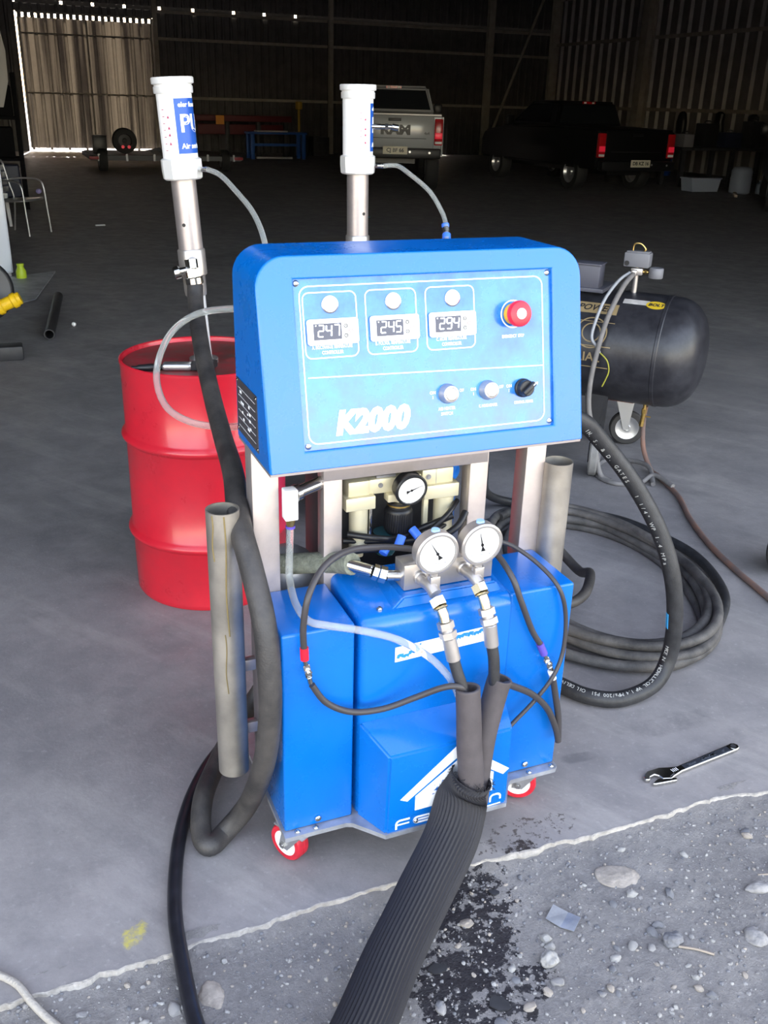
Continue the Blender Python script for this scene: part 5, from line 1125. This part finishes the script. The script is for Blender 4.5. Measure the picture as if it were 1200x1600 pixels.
# left side ------------------------------------------------------------
ch = thing('aluminium_chair', 'aluminium slatted armchair standing in the dark at the left border', 'chair', Bw(-.42, 12.25), B+1.0)
def tube_part(name, pts, r_=.0125, par=ch, m=ALUD): b = bmn(); sweep(b, pts, r_, 10, step=6); return obj(name, b, m, par, smooth=60)
for s in (-1, 1):
    tube_part('arm_leg', [(s*.27, -.27, 0), (s*.265, -.25, .30), (s*.26, -.23, .58), (s*.26, -.17, .665), (s*.26, .0, .68), (s*.25, .16, .67), (s*.23, .24, .66)])
    tube_part('rear_leg', [(s*.25, .26, 0), (s*.23, .20, .40), (s*.21, .24, .62), (s*.19, .28, .86)])
tube_part('back_hoop', [(-.19, .28, .84), (-.15, .285, .90), (0, .30, .925), (.15, .285, .90), (.19, .28, .84)])
tube_part('seat_hoop', [(-.24, .2, .42), (-.24, -.2, .435), (0, -.25, .44), (.24, -.2, .435), (.24, .2, .42)])
for i in range(6): b = bmn(); box(b, (0, -.18+.07*i, .442-.003*i), (.46, .055, .008), bev=.002); obj('seat_slat', b, ALUD, ch)
for i in range(4): b = bmn(); box(b, (0, .245+.012*i, .54+.09*i), (.40, .008, .065), Matrix.Identity(4), bev=.002); obj('back_slat', b, ALUD, ch)
b = bmn(); ball(b, (.27, -.15, .52), .045, (1, .8, .8)); obj('mauve_pad', b, mat('mauve pad', (.25, .22, .42), .6), ch)
pc = thing('plastic_chair', 'white plastic chair with a pierced back cut off by the left border', 'chair', Bw(-.80, 13.15), B+.25)
b = bmn(); box(b, (0, 0, .43), (.44, .42, .03), bev=.01); obj('seat', b, WPL, pc)
b = bmn(); box(b, (0, .21, 1.13), (.42, .03, .06), bev=.01); box(b, (-.19, .21, .78), (.06, .03, .68), bev=.01); box(b, (.19, .21, .78), (.06, .03, .68), bev=.01)
for z in (.62, .80, .97): box(b, (0, .21, z), (.36, .025, .05), bev=.005)
for x in (-.09, 0, .09): box(b, (x, .21, .78), (.035, .025, .66), bev=.005)
obj('backrest', b, WPL, pc)
for x, y in ((-.19, -.18), (.19, -.18), (-.19, .2), (.19, .2)): b = bmn(); cyl(b, (x, y, .43), (x*1.12, y*1.15, 0), .035, .022, n=10); obj('leg', b, WPL, pc)
MATTB = mat('matt black', (.006, .006, .007), .9, spec=.1)  # near black, very rough, hardly any specular
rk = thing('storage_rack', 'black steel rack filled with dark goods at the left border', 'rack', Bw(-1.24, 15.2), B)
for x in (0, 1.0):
    for y in (0, .6): b = bmn(); box(b, (x, y, 1.0), (.06, .06, 2.0)); obj('post', b, MATTB, rk)
for z in (.15, .75, 1.35): b = bmn(); box(b, (.5, .3, z), (1.06, .66, .04)); obj('shelf', b, MATTB, rk)
for i, (x, z, w_, h_, m_, lab) in enumerate(((.25, .17, .4, .45, MATTB, 'dark box on the lowest shelf of the black rack, left'), (.75, .17, .38, .5, NAVY, 'dark blue box on the lowest shelf of the black rack'), (.3, .77, .5, .4, MATTB, 'wider black box on the middle shelf of the black rack'), (.76, .77, .3, .45, MATTB, 'second black box on the middle shelf of the black rack'), (.55, 1.37, .8, .45, MATTB, 'long black bag on the top shelf of the black rack'))):
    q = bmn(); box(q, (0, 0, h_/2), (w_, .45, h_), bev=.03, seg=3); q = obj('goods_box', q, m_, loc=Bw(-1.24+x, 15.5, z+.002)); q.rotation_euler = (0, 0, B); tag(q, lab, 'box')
q = bmn(); lathe(q, [(.02, 0), (.10, -.02), (.16, -.4), (.15, -.75), (.07, -1.0), (.05, -1.06), (0, -1.06)], 16)
for v in q.verts: v.co.y *= .3
q = obj('hanging_sheet', q, mat('pale cloth', (.33, .32, .30), .9), loc=Bw(-.50, 12.55, 2.6)); tag(q, 'pale sheet hanging down at the upper left border', 'sheet')
q = bmn(); cyl(q, (0, 0, 0), (0, 0, 4.0), .012, n=8); q = obj('hanging_rope', q, BLACK, loc=Bw(-.50, 12.55, 2.6)); tag(q, 'dark rope the pale sheet hangs from', 'rope')
fz = thing('white_cabinet', 'white cabinet edge standing at the left border beside the steel sheet', 'cabinet', Bw(-1.30, 8.75), B)
b = bmn(); box(b, (.35, .30, .60), (.70, .56, 1.10), bev=.012); obj('carcass', b, mat('cool white enamel', (.66, .70, .78), .3), fz)
b = bmn(); box(b, (.35, .01, .60), (.68, .025, 1.06), bev=.008); obj('door', b, MATS['cool white enamel'], fz)
b = bmn(); box(b, (.35, .30, .025), (.66, .5, .05)); obj('plinth', b, GREYM, fz)
q = bmn(); lathe(q, [(0, 0), (.045, 0), (.05, .01), (.05, .09), (.035, .12), (.03, .14), (.035, .145), (.035, .165), (0, .165)], 20); q = obj('plastic_bottle', q, mat('lime plastic', (.42, .55, .03), .4), loc=Bw(-.53, 8.62)); tag(q, 'small lime green bottle at the foot of the white cabinet', 'bottle')
t = bmn(); prism(t, [(.06, .10), (.10, 1.18), (.52, 1.50), (.50, .02), (.31, -.28)], 0, .012); pl = obj('steel_sheet', t, mat('dull steel sheet', (.36, .365, .38), .5, .3, var=.3, vscale=5), loc=(-3.68, 8.35, .012)); pl.rotation_euler = (0, .0, .22); tag(pl, 'flat grey steel sheet lying on the floor left of the black pipe', 'sheet')
q = bmn(); d = Vector((.419, -1.476, 0)); ln = d.length; lathe(q, [(.032, 0), (.040, 0), (.040, ln), (.032, ln), (.032, 0)], 24, frame((0, 0, .041), Vector((0, 0, .041))+d)[0]); q = obj('floor_pipe', q, DARKM, loc=(-3.004, 8.522, 0)); tag(q, 'short black steel pipe lying on the floor, open end toward the viewer', 'pipe')
q = bmn(); ball(q, (0, 0, .018), .018); q = obj('white_pebble', q, WPL, loc=(-2.55, 7.52, 0)); tag(q, 'tiny white pebble on the floor right of the black pipe', 'pebble')
q = bmn(); box(q, (0, 0, .01), (.14, .03, .02), bev=.004); q = obj('paper_scrap', q, mat('pale paper', (.40, .42, .42), .7), loc=Bw(.65, 12.9)); q.rotation_euler = (0, 0, B+.2); tag(q, 'tiny pale scrap on the floor right of the aluminium chair', 'scrap')
q = bmn(); box(q, (0, 0, .006), (.11, .05, .012), bev=.003); q = obj('teal_scrap', q, mat('teal scrap', (.05, .22, .30), .5), loc=Bw(4.9, 13.4)); q.rotation_euler = (0, 0, B); tag(q, 'tiny teal scrap on the floor between the two pumps', 'scrap')
yc = thing('floor_machine', 'machine with a ribbed yellow bar and a black wheel at the left border', 'machine', Bw(-.80, 5.45), B)
wheel(yc, (-.02, .05, .47), (.35, -1, .15), .21, .05, BLACK, mat('dark drum grey', (.06, .06, .065), .4), 'drum_wheel', .86)
b = bmn(); sweep(b, [(-.35, -.10, .20), (-.05, -.12, .335), (.215, -.14, .445)], .043, 16); yb = obj('yellow_bar', b, YELW, yc)
for i in range(5):
    f = .25+.17*i; c_ = Vector((-.35, -.10, .20)).lerp(Vector((.215, -.14, .445)), f); d = Vector((.565, -.04, .245)).normalized()*.022
    b = bmn(); cyl(b, c_-d, c_+d, .052, n=18, bev=.008); obj('yellow_rib', b, YELW, yb)
b = bmn(); box(b, (.06, -.02, .05), (.26, .14, .10), bev=.012); cyl(b, (.02, -.02, .08), (-.06, -.05, .32), .025, n=12); obj('foot', b, DARKM, yc)
b = bmn(); box(b, (-.22, .08, .14), (.36, .30, .26), bev=.03); obj('red_base', b, MAROON, yc)
